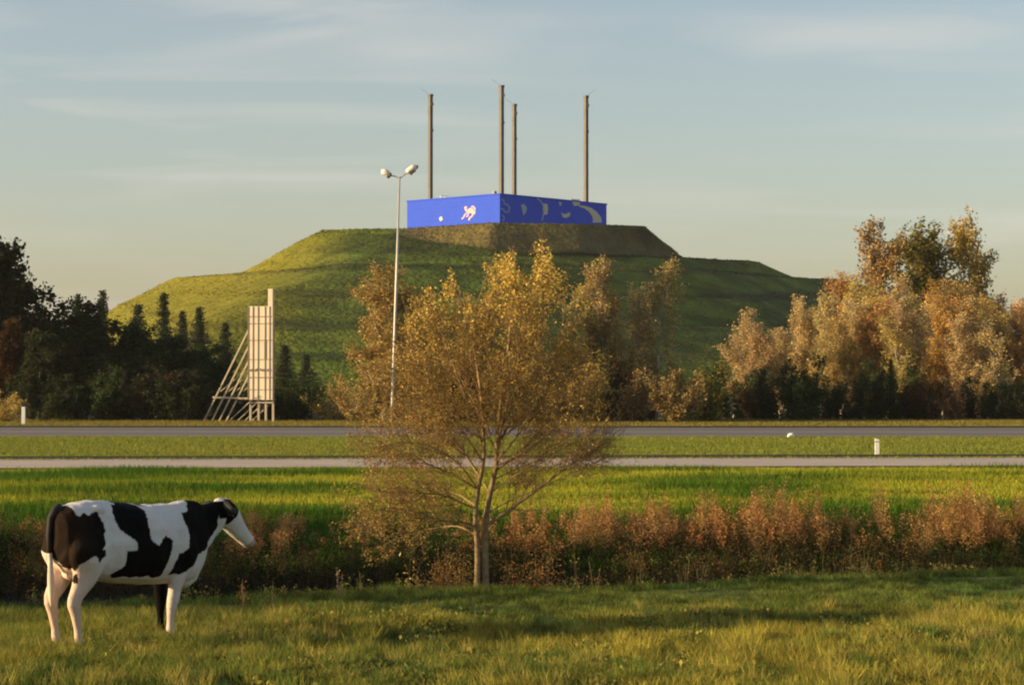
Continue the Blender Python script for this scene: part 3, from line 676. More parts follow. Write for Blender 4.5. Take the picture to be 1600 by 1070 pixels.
# unseen bushes added farther left to shade the ditch and field edge
for i, (bx, by, bh) in enumerate(((-9.2, 26.6, 1.5), (-10.8, 25.9, 2.4), (-12.4, 27.4, 3.0), (-14.2, 25.2, 3.2), (-13.4, 30.5, 3.3), (-15.6, 33.5, 3.6), (-16.8, 28.0, 3.6), (-14.6, 36.0, 3.2), (-18.5, 37.5, 4.2), (-19.0, 31.0, 4.0), (-20.5, 26.0, 4.2), (-17.5, 23.4, 3.4))):
    px = W0 / 2 + bx / by * F; r_ = plant_tree('bush', i % 4, px, 600, by, ['olive', 'darkbrown', 'darkgreen'][i % 3], 'shade_bush', f'unseen shade-casting bush added by the ditch, out of view on the left, {ORD[i]} counted away from the cow', 'shrub', 'unseen bushes added to shade the ditch', 1.25, ztop=gz1(bx, by) + bh)
# ------------------------------------------------------------------ the big central tree
DT = 28.9
ct_ = Tree(5); R_ = ct_.r
base = P(753, 912, DT); bz = gz1(base.x, DT) - .05
tree = empty('autumn_tree', (base.x, DT, bz)); tag(tree, 'twin-stemmed autumn tree with thin golden leaves standing at the ditch edge', 'tree')
def TP(px, py, dd=0): q = P(px, py, DT + dd); return Vector((q.x - base.x, dd, q.z - bz))
def curve(ps, n=4):
    v = [TP(*p) for p in ps]; o = []
    for i in range(len(v) - 1):
        a, b, c, d = v[max(i - 1, 0)], v[i], v[i + 1], v[min(i + 2, len(v) - 1)]
        for j in range(n):
            t = j / n; o.append(.5 * ((2 * b) + (c - a) * t + (2 * a - 5 * b + 4 * c - d) * t * t + (3 * b - a - 3 * c + d) * t ** 3))
    return o + [v[-1]]
stems = [([(745,918,0),(746,860,0),(743,807,-.02),(747,765,-.03),(755,723,-.05),(756,690,-.05),(752,620,-.1),(742,550,-.15),(730,490,-.2),(722,462,-.2),(712,440,-.25)], .042, .006),
         ([(759,918,.05),(758,870,.05),(759,814,.05),(766,770,.08),(775,729,.1),(777,689,.1),(784,620,.1),(795,540,.15),(800,470,.2),(806,420,.2),(795,385,.2)], .050, .006)]
limbs = [([(764,818,.05),(790,800,.0),(825,775,-.1),(869,742,-.2),(910,712,-.3),(950,684,-.35),(990,655,-.4)], .036, .006),
 ([(742,823,0),(720,815,-.2),(690,812,-.4),(650,800,-.5),(610,795,-.6),(570,815,-.7)], .026, .006),
 ([(744,795,0),(720,785,-.15),(690,773,-.3),(650,770,-.4),(610,768,-.5),(565,770,-.6),(535,795,-.6)], .026, .006),
 ([(750,745,0),(735,722,.1),(712,689,.2),(690,640,.3),(665,580,.4),(645,520,.4),(628,462,.4)], .034, .006),
 ([(747,765,0),(715,745,-.2),(672,726,-.4),(650,714,-.5),(609,698,-.6),(570,672,-.7)], .024, .005),
 ([(748,740,0),(720,700,.4),(690,672,.7),(650,640,.9),(610,610,1.0)], .024, .005),
 ([(757,700,0),(735,640,-.3),(705,560,-.5),(680,490,-.5),(668,440,-.5)], .03, .006),
 ([(777,700,.1),(800,650,.2),(830,580,.3),(848,500,.3),(848,425,.3),(847,356,.3)], .034, .005),
 ([(776,720,.1),(815,670,-.2),(850,600,-.5),(876,520,-.5),(884,462,-.5)], .03, .006),
 ([(775,735,.1),(820,700,.5),(860,650,.7),(892,590,.8),(905,540,.8)], .026, .005),
 ([(775,729,.1),(800,715,-.4),(840,690,-.8),(880,650,-1.1),(915,620,-1.2)], .022, .005),
 ([(770,750,.1),(800,735,.6),(850,715,1.0),(900,690,1.2),(940,670,1.3)], .02, .005),
 ([(752,620,-.1),(735,560,-.5),(745,480,-.8),(765,420,-.8),(775,392,-.8)], .02, .005),
 ([(784,620,.1),(810,560,.5),(830,480,.8),(862,430,.9)], .02, .005),
 ([(757,690,0),(745,640,.6),(715,580,1.0),(690,520,1.1),(700,450,1.1)], .022, .005),
 ([(777,689,0),(790,640,-.6),(810,560,-1.0),(800,480,-1.1),(822,410,-1.1)], .022, .005),
 ([(756,723,0),(720,670,-.7),(680,620,-1.0),(645,560,-1.1),(610,520,-1.1)], .02, .005),
 ([(766,770,.1),(740,740,.8),(700,730,1.2),(650,735,1.4),(600,745,1.4)], .018, .005),
 ([(742,550,-.15),(760,500,.1),(770,450,.3),(785,400,.3)], .014, .004),
 ([(795,540,.15),(775,490,-.3),(765,430,-.4),(755,400,-.4)], .014, .004)]
limbs += [([(742,835,0),(715,822,.2),(680,825,.5),(640,835,.7),(600,850,.8)], .02, .004), ([(744,790,0),(710,770,.5),(665,760,.9),(620,765,1.2),(575,785,1.3)], .02, .004), ([(747,765,0),(720,728,-.8),(680,700,-1.1),(630,690,-1.3),(585,700,-1.4)], .02, .004),
 ([(764,800,.05),(800,780,.5),(840,765,.8),(880,745,1.0),(915,730,1.0)], .018, .004), ([(766,770,.05),(800,745,-.5),(835,730,-.9),(875,720,-1.2),(920,715,-1.3)], .018, .004), ([(757,690,0),(700,650,-.9),(650,625,-1.2),(600,600,-1.3)], .018, .004), ([(777,689,0),(840,640,1.0),(890,610,1.2),(930,590,1.2)], .018, .004)]
def inside(px, py):   # outline of the crown seen from the road side, tree space turned into heights and widths
    lim = [(342, 838, 856), (368, 772, 862), (400, 725, 884), (430, 640, 900), (470, 612, 915), (520, 590, 935), (600, 568, 965), (650, 535, 990), (700, 526, 1000), (770, 515, 930), (825, 530, 870), (870, 580, 820)]
    if 693 < px < 712 and 398 < py: return True
    if 715 < px < 755 and py < 425 + abs(px - 735): return False
    if 806 < px < 832 and py < 405 - abs(px - 819): return False
    for (y0, a0, b0), (y1, a1, b1) in zip(lim, lim[1:]):
        if y0 <= py <= y1:
            k = (py - y0) / (y1 - y0); return a0 + (a1 - a0) * k <= px <= b0 + (b1 - b0) * k
    return False
k_px = F / DT
def tpx(v): return 753 + v.x * k_px, 912 - v.z * k_px
wood = Tree(6); fine = ct_; fine.test = lambda v: inside(*tpx(v))
for ps, r0, r1 in stems:
    c = curve(ps, 4); n = len(c); 
    k0 = int(n * .45)
    wood.tube(c[:k0 + 1], r0, r0 * .62, 10); wood.tube(c[k0:], r0 * .62, r1, 7)
    fine.grow(c[int(n * .42):], .02, 0, [dict(n=12, len=.85, ang=38, up=.16, wob=.10, seg=5, k=3, r=.005, t0=.0, tap=.5), dict(n=16, len=.34, ang=42, up=.10, wob=.13, seg=3, k=3, r=.0024, leaf=4), dict(n=11, len=.13, ang=45, up=.08, wob=.1, seg=2, k=3, r=.0018, leaf=3)])
for i, (ps, r0, r1) in enumerate(limbs):
    c = curve(ps, 4); wood.tube(c, r0 * (.85 if i == 0 else .56), r1 * .5, 6)
    fine.grow(c, r0 * .6, 0, [dict(n=13, len=.78, ang=42, up=.11, wob=.10, seg=5, k=3, r=.004, t0=.16, tap=.4), dict(n=17, len=.33, ang=45, up=.06, wob=.13, seg=3, k=3, r=.0022, leaf=5), dict(n=11, len=.14, ang=45, up=.03, wob=.1, seg=2, k=3, r=.0016, leaf=4)])
lv = []
for l in fine.leaf:
    px, py = tpx(Vector(l)); 
    dens = .6 if py < 480 else (.85 if py < 640 else (.42 if py < 755 or px > 720 else .8))
    if inside(px, py) and R_.random() < dens: lv.append(l)
TW = wood_mesh('trunk', wood)
M['barkt'] = mat('bark_ochre_yellow', (.25, .17, .08), .9, var=.4, scale=14, bump=.6, bscale=40)  # even ochre bark colour with random variation
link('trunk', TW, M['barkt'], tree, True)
M['twig'] = mat('twigs', (.17, .105, .05), .9, var=.25, scale=5)
link('twigs', wood_mesh('twigs', fine), M['twig'], tree)
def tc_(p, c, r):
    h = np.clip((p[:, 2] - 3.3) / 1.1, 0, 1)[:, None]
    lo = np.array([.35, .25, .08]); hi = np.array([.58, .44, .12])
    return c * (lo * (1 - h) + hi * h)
lz = np.array([l[2] for l in lv])
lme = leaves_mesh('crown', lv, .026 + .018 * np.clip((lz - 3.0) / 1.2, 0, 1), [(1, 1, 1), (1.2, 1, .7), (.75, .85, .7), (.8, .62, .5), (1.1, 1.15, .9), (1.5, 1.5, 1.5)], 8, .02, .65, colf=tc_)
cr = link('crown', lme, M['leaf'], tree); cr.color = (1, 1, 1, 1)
print('central leaves', len(lv), 'twig verts', fine.nv)

# ------------------------------------------------------------------ grass and herbs
def scatter(n, x0, x1, y0, y1, seed, wedge=None):
    r = np.random.default_rng(seed); x = r.uniform(x0, x1, n); y = r.uniform(y0, y1, n)
    if wedge: k = np.abs(x) < y * wedge[0] + wedge[1]; x, y = x[k], y[k]
    return x, y
def to3(x, y, dz=0): return np.stack([x, y, gz(x, y) + dz], 1)
def mixcol(a, b, k): return np.array(a) * (1 - k[:, None]) + np.array(b) * k[:, None]
x, y = scatter(1000000, -14.5, 16, 16, 37, 3, (.236, 5.5)); k = y < edge(x) + .5; x, y = x[k], y[k]
pn = fbm(x * .8, y * .45, 21, 3); pn2 = fbm(x * 2.6, y * 1.6, 22, 3)
pk = np.clip((pn - .40) / .2, 0, 1); pk2 = np.clip((pn2 - .42) / .16, 0, 1)
near = np.clip((25.6 + .37 * (x + 2) * .35 - y) / 2.2, 0, 1)
hh = (.05 + .075 * pk2 + .04 * pk) * (.55 + .45 * near) + .05 * (edge(x) - y < .5)
pk3 = np.clip((fbm(x * 7, y * 4, 24, 2) - .3) / .4, 0, 1)[:, None]; cc = (.55 + .8 * pk3) * mixcol([.065, .125, .032], [.38, .33, .06], np.clip(pk * (.15 + .45 * near) + .4 * pk2 * near + .08, 0, 1)); 
me = blades('field_grass', to3(x, y, -.01), hh, .011, cc, None, .75, 5, .35, 1)
o = link('field_grass', me, M['grass']); tag(o, 'short pasture grass of the field where the cow stands', 'grass', kind='stuff')
cx_, cy_ = scatter(5000, -12.5, 13.5, 16, 27, 23, (.236, 5)); kk = (fbm(cx_ * .9, cy_ * .5, 44) > .44) & (cy_ < 25.6 + .14 * cx_); cx_, cy_ = cx_[kk], cy_[kk]
r_ = np.random.default_rng(12); m_ = len(cx_); q = 46; x = np.repeat(cx_, q) + r_.normal(0, .055, m_ * q); y = np.repeat(cy_, q) + r_.normal(0, .055, m_ * q)
cc = np.repeat(np.array([[.34, .31, .06], [.13, .19, .04], [.40, .33, .09], [.09, .14, .03]])[r_.integers(0, 4, m_)], q, 0); hc = np.repeat(r_.uniform(.09, .19, m_), q)
me = blades('grass_clumps', to3(x, y, -.01), hc, .011, cc, None, .7, 15, .3)
o = link('grass_clumps', me, M['grass']); tag(o, 'taller grass clumps in the nearer part of the field', 'grass', kind='stuff')
x, y = scatter(26000, -6, -2.4, 20.6, 25.6, 29); me = blades('grass_clumps', to3(x, y, -.01), .13, .011, mixcol([.11, .16, .04], [.36, .31, .06], fbm(x * 2, y * 2, 45)), None, .7, 16, .3)
o = link('grass_clumps', me, M['grass']); tag(o, 'taller grass round the legs of the cow', 'grass', kind='stuff')
# broad clover like leaves through the pasture
x, y = scatter(190000, -14, 15, 16, 33, 13, (.236, 5.0)); k = (y < edge(x)) & (fbm(x * 1.1, y * .7, 41) > .5) & (y < 25.5 + .14 * x); x, y = x[k], y[k]
me = leaves_mesh('pasture_herbs', to3(x, y, .05), .045, [(.26, .23, .05), (.12, .17, .04), (.36, .29, .08), (.07, .11, .03), (.09, .12, .03)], 7, .02, .8)
o = link('pasture_herbs', me, M['grass']); tag(o, 'low broad leaved herbs growing through the pasture', 'herbs', kind='stuff')
# far bank of the ditch
x, y = scatter(245000, -16, 17, 40.3, 73, 4, (.236, 3.0)); yl = 70.5 + .0625 * x - 3.6; k = (y < 71 + .0625 * x - 3.9); x, y = x[k], y[k]
pk = np.maximum(np.clip((fbm(x * .18, y * .5, 51) - .35) / .3, 0, 1), np.clip((45.5 - y) / 2.5, 0, 1))
me = blades('bank_grass', to3(x, y, -.01), .11 + .12 * pk, .03, mixcol([.34, .34, .035], [.06, .13, .016], pk), None, .6, 6, .3)
o = link('bank_grass', me, M['grass']); tag(o, 'lush green grass on the far bank of the ditch', 'grass', kind='stuff')
x, y = scatter(210000, -30, 31, 74, 112, 14, (.236, 4.0)); k = (y > 79.6 + .0625 * x - 3.6) & (y < 108.8 - .012 * x); x, y = x[k], y[k]
pk = fbm(x * .1, y * .25, 61)
me = blades('verge_grass', to3(x, y, -.01), .11, .045, mixcol([.17, .22, .04], [.23, .225, .045], pk), None, .6, 9, .25)
o = link('verge_grass', me, M['grass']); tag(o, 'mown yellow green grass strip between the two roads', 'grass', kind='stuff')
x, y = scatter(90000, -45, 46, 131, 160, 15, (.236, 5.0)); k = (y > 131.8 - .012 * x); x, y = x[k], y[k]
me = blades('roadside_grass', to3(x, y, -.01), .2, .07, mixcol([.18, .17, .04], [.24, .19, .05], fbm(x * .1, y * .2, 62)), None, .6, 10, .25)
o = link('roadside_grass', me, M['grass']); tag(o, 'rough grass strip beyond the far road', 'grass', kind='stuff')

# dry herbs in and beside the ditch: stems with leaflets, one mass
def herbs(name, label, x, y, h, pal, seed, leafn, lsz, spread, stemcol, t0=.08):
    r = np.random.default_rng(seed); n = len(x); b = to3(x, y, 0)
    h = h * r.uniform(.6, 1.25, n); ln = r.normal(0, .13, (n, 2)) * h[:, None]
    top = b + np.stack([ln[:, 0], ln[:, 1], h], 1)
    an = r.uniform(0, PI, n); sx = np.stack([np.cos(an), np.sin(an), 0 * an], 1) * .006
    Vs = np.stack([b - sx, b + sx, top], 1).reshape(-1, 3); Fs = np.arange(3 * n).reshape(n, 3)
    t = 1 - (1 - t0) * r.random((n, leafn)) ** .8; pts = b[:, None, :] + (top - b)[:, None, :] * t[:, :, None]
    sp = (spread * (1.15 - t * .75))[:, :, None]
    pts = pts + r.normal(0, 1, (n, leafn, 3)) * sp * np.array([1, 1, .6])
    pal = np.array(pal); ci = r.integers(0, len(pal), n); c = pal[ci][:, None, :] * r.uniform(.6, 1.4, (n, leafn, 1))
    pts = pts.reshape(-1, 3); c = c.reshape(-1, 3); m_ = len(pts)
    a = r.normal(0, 1, (m_, 3)); a[:, 2] += .6; a /= np.linalg.norm(a, axis=1)[:, None]; q = np.cross(a, r.normal(0, 1, (m_, 3))); q /= np.linalg.norm(q, axis=1)[:, None]
    s_ = (lsz * r.uniform(.5, 1.4, m_))[:, None]
    Vl = np.stack([pts - a * s_ * .5, pts + q * s_ * .22, pts + a * s_ * .5, pts - q * s_ * .22], 1).reshape(-1, 3)
    Vv = np.concatenate([Vs, Vl]); Cc = np.concatenate([np.tile(np.array(stemcol), (len(Vs), 1)), np.repeat(c, 4, 0)])
    me = mesh_np(name, Vv, [Fs, np.arange(4 * m_).reshape(m_, 4) + len(Vs)], Cc)
    o = link(name, me, M['grass']); tag(o, label, 'plants', kind='stuff')
rr = np.random.default_rng(18); cx_ = rr.uniform(-12, 13, 30); cy_ = rr.uniform(39.8, 42.4, 30)
x = np.repeat(cx_, 26) + rr.normal(0, .30, 780); y = np.repeat(cy_, 26) + rr.normal(0, .25, 780)
herbs('ditch_brush', 'ragged rust and olive herbs scattered down the far ditch bank', x, y, np.repeat(rr.uniform(.3, .65, 30), 26), [(.24, .13, .05), (.16, .14, .05), (.20, .11, .045), (.11, .12, .04)], 38, 42, .038, .09, (.14, .09, .05), .15)
cx_ = rr.uniform(-11, 12.5, 44); m_ = 20; x = np.repeat(cx_, m_) + rr.normal(0, .22, 44 * m_); y = edge(x) + rr.uniform(-.1, .5, 44 * m_)
herbs('edge_herbs', 'tufts of yellow green and reddish weeds fringing the near ditch edge', x, y, np.repeat(rr.uniform(.08, .30, 44), m_), [(.24, .22, .06), (.14, .17, .05), (.28, .17, .06), (.2, .19, .05)], 39, 14, .04, .04, (.2, .17, .07), .1)
rr = np.random.default_rng(8)
# reddish plumes on the far bank, clumped
cl = []
for cx, w, hmax, n_ in ((-8.6, 1.0, .75, 150), (-7.3, .5, .7, 60), (-5.05, .35, .80, 90), (-4.3, .35, .75, 80), (-3.0, 1.2, .35, 80), (1.6, .8, .85, 160), (2.8, .7, .82, 170), (3.9, .6, .9, 150), (4.75, .42, .98, 150), (5.35, .35, .98, 150), (5.9, .3, .9, 90), (6.6, .5, .5, 60), (7.15, .16, 1.0, 40), (7.9, .4, .6, 60), (8.35, .28, .95, 110), (8.85, .32, 1.12, 150), (9.4, .3, .8, 70), (10.1, .5, .9, 110), (11.3, .6, .7, 110), (13.0, .8, .8, 140), (14.8, .7, .7, 110), (-10.6, .8, .7, 110), (-12.6, .9, .7, 110), (.4, .8, .55, 120), (-.6, .8, .4, 80)):
    n_ = int(n_ * .5); x = rr.normal(cx, w * .42, n_); y = rr.uniform(41.2, 43.0, n_); cl.append(np.stack([x, y, hmax * np.exp(-((x - cx) / (w * 1.3)) ** 2)], 1))
cl = np.concatenate(cl)
herbs('ditch_plumes', 'reddish brown dried plumes along the far side of the ditch', cl[:, 0], cl[:, 1], cl[:, 2] * .90 * (1 - .32 * (cl[:, 0] < -1)), [(.46, .22, .07), (.40, .19, .08), (.50, .29, .11), (.28, .18, .08), (.34, .25, .08)], 31, 80, .038, .07, (.15, .09, .05), .25)
x, y = scatter(4800, -16, 17, 38.4, 41.7, 33); 
herbs('ditch_scrub', 'brown and dull green undergrowth filling the far ditch bank', x, y, .22 + .42 * np.clip((fbm(x * .9, y * .9, 71) - .35) / .4, 0, 1), [(.030, .024, .015), (.035, .048, .017), (.065, .042, .022), (.016, .022, .011), (.035, .028, .02), (.05, .055, .022), (.018, .022, .012)], 34, 42, .045, .09, (.12, .08, .04))  # dead-plant browns, darkened further to stand in for shade on the bank
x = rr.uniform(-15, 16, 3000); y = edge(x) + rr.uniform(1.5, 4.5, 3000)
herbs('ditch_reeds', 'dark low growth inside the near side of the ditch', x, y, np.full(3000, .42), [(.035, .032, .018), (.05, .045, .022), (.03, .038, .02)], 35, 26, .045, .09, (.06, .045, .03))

# weeds along the near edge of the ditch: individual plants
def weed(px, py0, py1, D, lab, pal, seed, n=26, lean=.06, name='weed_plant', w=.05, ls=.035, cat='plant', stems=3):
    r = random.Random(seed); p = P(px, py0, D); z0 = gz1(p.x, D) - .02; h = P(px, py1, D).z - z0
    e_ = empty(name, (p.x, D, z0)); tag(e_, lab, cat, None); t = Tree(seed)
    for s_ in range(stems):
        c = t.path((r.uniform(-.02, .02) * stems / 3, r.uniform(-.03, .03), 0), (lean + r.uniform(-.2, .2) * w * 6, r.uniform(-.15, .15), 1), h * (1 if s_ == 0 else r.uniform(.45, .9)), 5, .02, .06); t.tube(c, .003, .0015, 3)
        for k in range(n):
            u = r.uniform(.1, 1); i = min(int(u * 5), 4); q = c[i].lerp(c[i + 1], u * 5 - i); t.leaf.append((q.x + r.gauss(0, w * (1.1 - u * .6)), q.y + r.gauss(0, w * (1.1 - u * .6)), q.z + r.gauss(0, .02)))
    link('stem', wood_mesh('stem', t), M['straw'] if stems < 4 else M['twig'], e_)
    o = link('leaves', leaves_mesh('leaves', t.leaf, ls, pal, seed, 0, .5), M['leaf'], e_); o.color = (1, 1, 1, 1)
GW = [(.16, .15, .045), (.11, .13, .035), (.22, .18, .07)]; OW = [(.30, .15, .05), (.24, .12, .05), (.2, .17, .05)]; YW = [(.42, .34, .10), (.5, .44, .18), (.3, .2, .06)]
weed(1350, 893, 850, 30.5, 'tallest green weed on the ditch edge in the right half', GW, 1, 40, .03)
weed(1068, 905, 862, 30.0, 'slim upright green weed on the ditch edge right of the tree', GW, 2, 26, .03)
weed(1096, 904, 880, 30.0, 'short yellowish weed beside the slim green weed, right of the tree', GW, 3, 22, .02)
weed(1402, 893, 874, 30.6, 'low leafy green weed just right of the tallest weed', GW, 4, 40, .02, w=.07)
weed(1432, 892, 876, 30.8, 'second low leafy weed on the ditch edge right of the tallest weed', GW, 5, 26, .02)
weed(1282, 898, 858, 30.4, 'bare bent weed stalk with few leaves left of the tallest weed', GW, 6, 9, .1, stems=1)
weed(1225, 900, 878, 30.3, 'bushy yellow green weed on the ditch edge, middle of the right half', GW, 7, 40, .05, w=.08)
weed(1018, 978, 905, 24.5, 'long pale leaning grass stalk in the field right of the tree', YW, 8, 8, -.32, stems=1, w=.01, ls=.03)
weed(1002, 908, 882, 29.8, 'leafy green weed growing at the ditch edge above the leaning stalk', GW, 9, 36, .02, w=.07)
weed(530, 912, 884, 27.6, 'pair of short dry straw stalks at the ditch edge left of the tree', [(.4, .3, .17), (.33, .24, .13)], 10, 30, .0, stems=3, w=.018)
weed(563, 910, 893, 27.8, 'small green weed right of the dry straw stalks', GW, 11, 26, .02)
weed(928, 905, 868, 29.9, 'spiky reddish herb on the ditch edge right of the trunk', OW, 12, 30, .02, w=.06)
weed(905, 903, 846, 30.6, 'green sapling with yellowing leaves just right of the trunk foot', GW, 13, 60, .0, w=.09, stems=4)
weed(640, 908, 862, 28.6, 'sapling with large pale yellow leaves left of the tree trunk', YW, 14, 14, .0, w=.12, stems=4, ls=.06, name='sapling')
weed(690, 910, 858, 28.9, 'rust red leafless shrub at the left foot of the tree', OW, 15, 130, .0, w=.16, stems=8, ls=.03, name='small_shrub', cat='shrub')
weed(722, 908, 850, 29.4, 'brown twiggy shrub right against the left trunk', OW, 16, 120, .1, w=.14, stems=7, ls=.03, name='small_shrub', cat='shrub')
weed(800, 905, 835, 30.2, 'reddish bushy shrub behind the right trunk foot', OW, 17, 170, .1, w=.18, stems=8, ls=.03, name='small_shrub', cat='shrub')
weed(428, 925, 905, 26.6, 'yellowish weed at the ditch edge right of the cow', GW, 18, 40, .0, w=.08)
weed(380, 928, 903, 26.4, 'reddish weed at the ditch edge just right of the cow chest', OW, 19, 34, .0, w=.06)
weed(700, 905, 800, 31.5, 'tall brown twiggy bush in the ditch left of the trunk', [(.24, .16, .06), (.18, .12, .05), (.2, .17, .06)], 20, 150, -.1, w=.2, stems=9, ls=.03, name='small_shrub', cat='shrub')
weed(840, 905, 800, 32.0, 'tall orange brown bush in the ditch right of the trunk', OW, 21, 170, .1, w=.2, stems=9, ls=.035, name='small_shrub', cat='shrub')
for i, (px, py) in enumerate(((371, 960), (417, 963), (402, 975), (416, 962), (830, 1043))):
    pass

# ------------------------------------------------------------------ the cow
CA = rad(54); CO = Vector((-4.40, 22.0, 0)); CS = 1.05
cowe_rot = CA
def ell(mb_, cen, dir_, wy, hz, prev=None):
    """elliptic ring: half width wy across, half height hz perpendicular to dir_ (in the x-z plane)"""
    d = Vector(dir_).normalized(); side = Vector((0, 1, 0)); up = d.cross(side) * -1
    up = (side.cross(d)) * -1 if up.length < .5 else up
    if up.z < 0 and abs(up.z) > .3: up = -up
    return [Vector(cen) + side * (wy * math.cos(a)) + up * (hz * math.sin(a)) for a in [2 * PI * j / 20 for j in range(20)]]
def loft(mb_, secs, sup=1.0):
    """secs: (x, y, z, half width, half height, dirx, dirz)"""
    k = 20; vs = []
    for (x_, y_, z_, wy, hz, dx, dz) in secs:
        d = Vector((dx, 0, dz)).normalized(); up = Vector((-d.z, 0, d.x))
        for j in range(k):
            a = 2 * PI * j / k; c, s_ = math.cos(a), math.sin(a)
            c = math.copysign(abs(c) ** sup, c); s_ = math.copysign(abs(s_) ** sup, s_)
            vs.append(Vector((x_, y_ + wy * c, z_)) + up * hz * s_)
    fs = []
    for i in range(len(secs) - 1):
        for j in range(k): fs.append((i * k + j, i * k + (j + 1) % k, (i + 1) * k + (j + 1) % k, (i + 1) * k + j))
    fs.append(tuple(range(k - 1, -1, -1))); n_ = (len(secs) - 1) * k; fs.append(tuple(n_ + j for j in range(k)))
    mb_.add(vs, fs)
cb_ = MB()
# trunk of the body: (x, top z, bottom z, half width)
tor = [(-.31, 1.31, 1.02, .07), (-.27, 1.38, .88, .17), (-.18, 1.435, .80, .235), (-.05, 1.455, .74, .27), (.12, 1.46, .70, .285), (.3, 1.435, .665, .27), (.5, 1.415, .63, .30), (.75, 1.40, .60, .335), (1.0, 1.395, .585, .32), (1.2, 1.40, .575, .265),
       (1.36, 1.405, .56, .225), (1.50, 1.40, .575, .195), (1.62, 1.385, .66, .155)]
loft(cb_, [(x_, 0, (a + b) / 2, w, (a - b) / 2, 1, 0) for x_, a, b, w in tor], .82)
# neck into head
loft(cb_, [(1.42, 0, 1.06, .18, .33, 1, .1), (1.60, 0, 1.10, .15, .275, 1, .3), (1.76, 0, 1.155, .12, .215, 1, .4), (1.9, 0, 1.21, .105, .17, 1, .35), (2.02, 0, 1.26, .10, .135, 1, 0)])
# head: from poll down to muzzle
hd = (.66, -.75)
loft(cb_, [(1.955, 0, 1.36, .07, .06, *hd), (1.985, 0, 1.325, .10, .115, *hd), (2.05, 0, 1.25, .115, .14, *hd), (2.13, 0, 1.17, .108, .135, *hd), (2.22, 0, 1.08, .083, .108, *hd), (2.31, 0, 1.0, .068, .083, *hd), (2.385, 0, .94, .072, .074, *hd), (2.43, 0, .905, .064, .06, *hd), (2.455, 0, .885, .035, .035, *hd)])
loft(cb_, [(1.93, 0, 1.40, .02, .03, .4, -1), (1.96, 0, 1.385, .065, .05, .4, -1), (1.99, 0, 1.33, .09, .08, .5, -1)])       # poll
def leg_(pts):   # (x,y,z, half fore-aft, half across)
    loft(cb_, [(x_, y_, z_, wy, wx, dx, -1) for x_, y_, z_, wx, wy, dx in [(q[0], q[1], q[2], q[3] * (1.0 if q[2] < .36 else 1.25 if q[2] < .7 else 1.1), q[4] * (1.0 if q[2] < .36 else 1.2 if q[2] < .7 else 1.05), q[5]) for q in pts]])
for sd, off in ((-1, -.03), (1, -.01)):
    y_ = .17 * sd; o1 = off
    leg_([(-.02, y_ * .95, 1.22, .19, .10, .1), (.0, y_ * 1.12, 1.02, .235, .12, .1), (-.01, y_ * 1.14, .88, .20, .115, -.15), (-.04 + o1 * .35, y_ * 1.08, .76, .135, .085, -.3), (-.10 + o1 * .6, y_ * 1.0, .64, .082, .06, -.35), (-.16 + o1 * .8, y_, .54, .064, .048, -.2),
          (-.17 + o1 * .9, y_, .48, .058, .046, .0), (-.145 + o1 * .95, y_, .39, .043, .037, .12), (-.12 + o1, y_, .25, .036, .034, .1), (-.105 + o1, y_, .15, .044, .042, .15), (-.085 + o1, y_, .09, .038, .038, .3), (-.065 + o1, y_, .05, .05, .05, .2), (-.055 + o1, y_, .0, .062, .056, .2)])
for sd, off in ((-1, -.15), (1, .02)):
    y_ = .155 * sd; o1 = off
    leg_([(1.30, y_ * 1.0, 1.12, .14, .07, -.1), (1.30, y_ * 1.2, .92, .15, .09, -.2), (1.26, y_ * 1.15, .76, .12, .08, -.1), (1.25 + o1 * .4, y_ * 1.05, .64, .078, .06, 0), (1.25 + o1 * .6, y_, .52, .056, .048, 0), (1.26 + o1 * .8, y_, .42, .056, .05, 0), (1.255 + o1 * .9, y_, .36, .044, .042, 0),
          (1.25 + o1, y_, .24, .034, .033, 0), (1.25 + o1, y_, .14, .043, .04, .1), (1.265 + o1, y_, .085, .037, .037, .3), (1.285 + o1, y_, .045, .048, .047, .2), (1.295 + o1, y_, .0, .058, .053, .2)])
# brisket, hip bones, udder
loft(cb_, [(1.30, 0, .62, .08, .08, 1, .2), (1.42, 0, .60, .10, .10, 1, .2), (1.55, 0, .66, .08, .10, 1, .6), (1.66, 0, .80, .05, .07, 1, 1)])
for sd in (-1, 1):
    loft(cb_, [(.0, .16 * sd, 1.37, .04, .04, 1, .1), (.06, .19 * sd, 1.375, .06, .05, 1, 0), (.14, .19 * sd, 1.365, .05, .04, 1, 0)])
loft(cb_, [(-.10, 0, .84, .09, .05, .3, -1), (-.05, 0, .76, .12, .09, .2, -1), (.0, 0, .71, .08, .06, .1, -1)])
cowm = bpy.data.meshes.new('cow_raw'); cowm.from_pydata(cb_.v, [], cb_.f); bm = bmesh.new(); bm.from_mesh(cowm); bmesh.ops.recalc_face_normals(bm, faces=bm.faces); bm.to_mesh(cowm); bm.free()
tmp = bpy.data.objects.new('tmp', cowm); COL.objects.link(tmp)
md = tmp.modifiers.new('r', 'REMESH'); md.mode = 'VOXEL'; md.voxel_size = .011
md = tmp.modifiers.new('s', 'SMOOTH'); md.factor = .5; md.iterations = 7
dg = bpy.context.evaluated_depsgraph_get(); body = bpy.data.meshes.new_from_object(tmp.evaluated_get(dg)); bpy.data.objects.remove(tmp)
body.name = 'body'; body.materials.clear()
n = len(body.vertices); co = np.empty(n * 3); body.vertices.foreach_get('co', co); co = co.reshape(-1, 3)
no = np.empty(n * 3); body.vertices.foreach_get('normal', no); no = no.reshape(-1, 3)
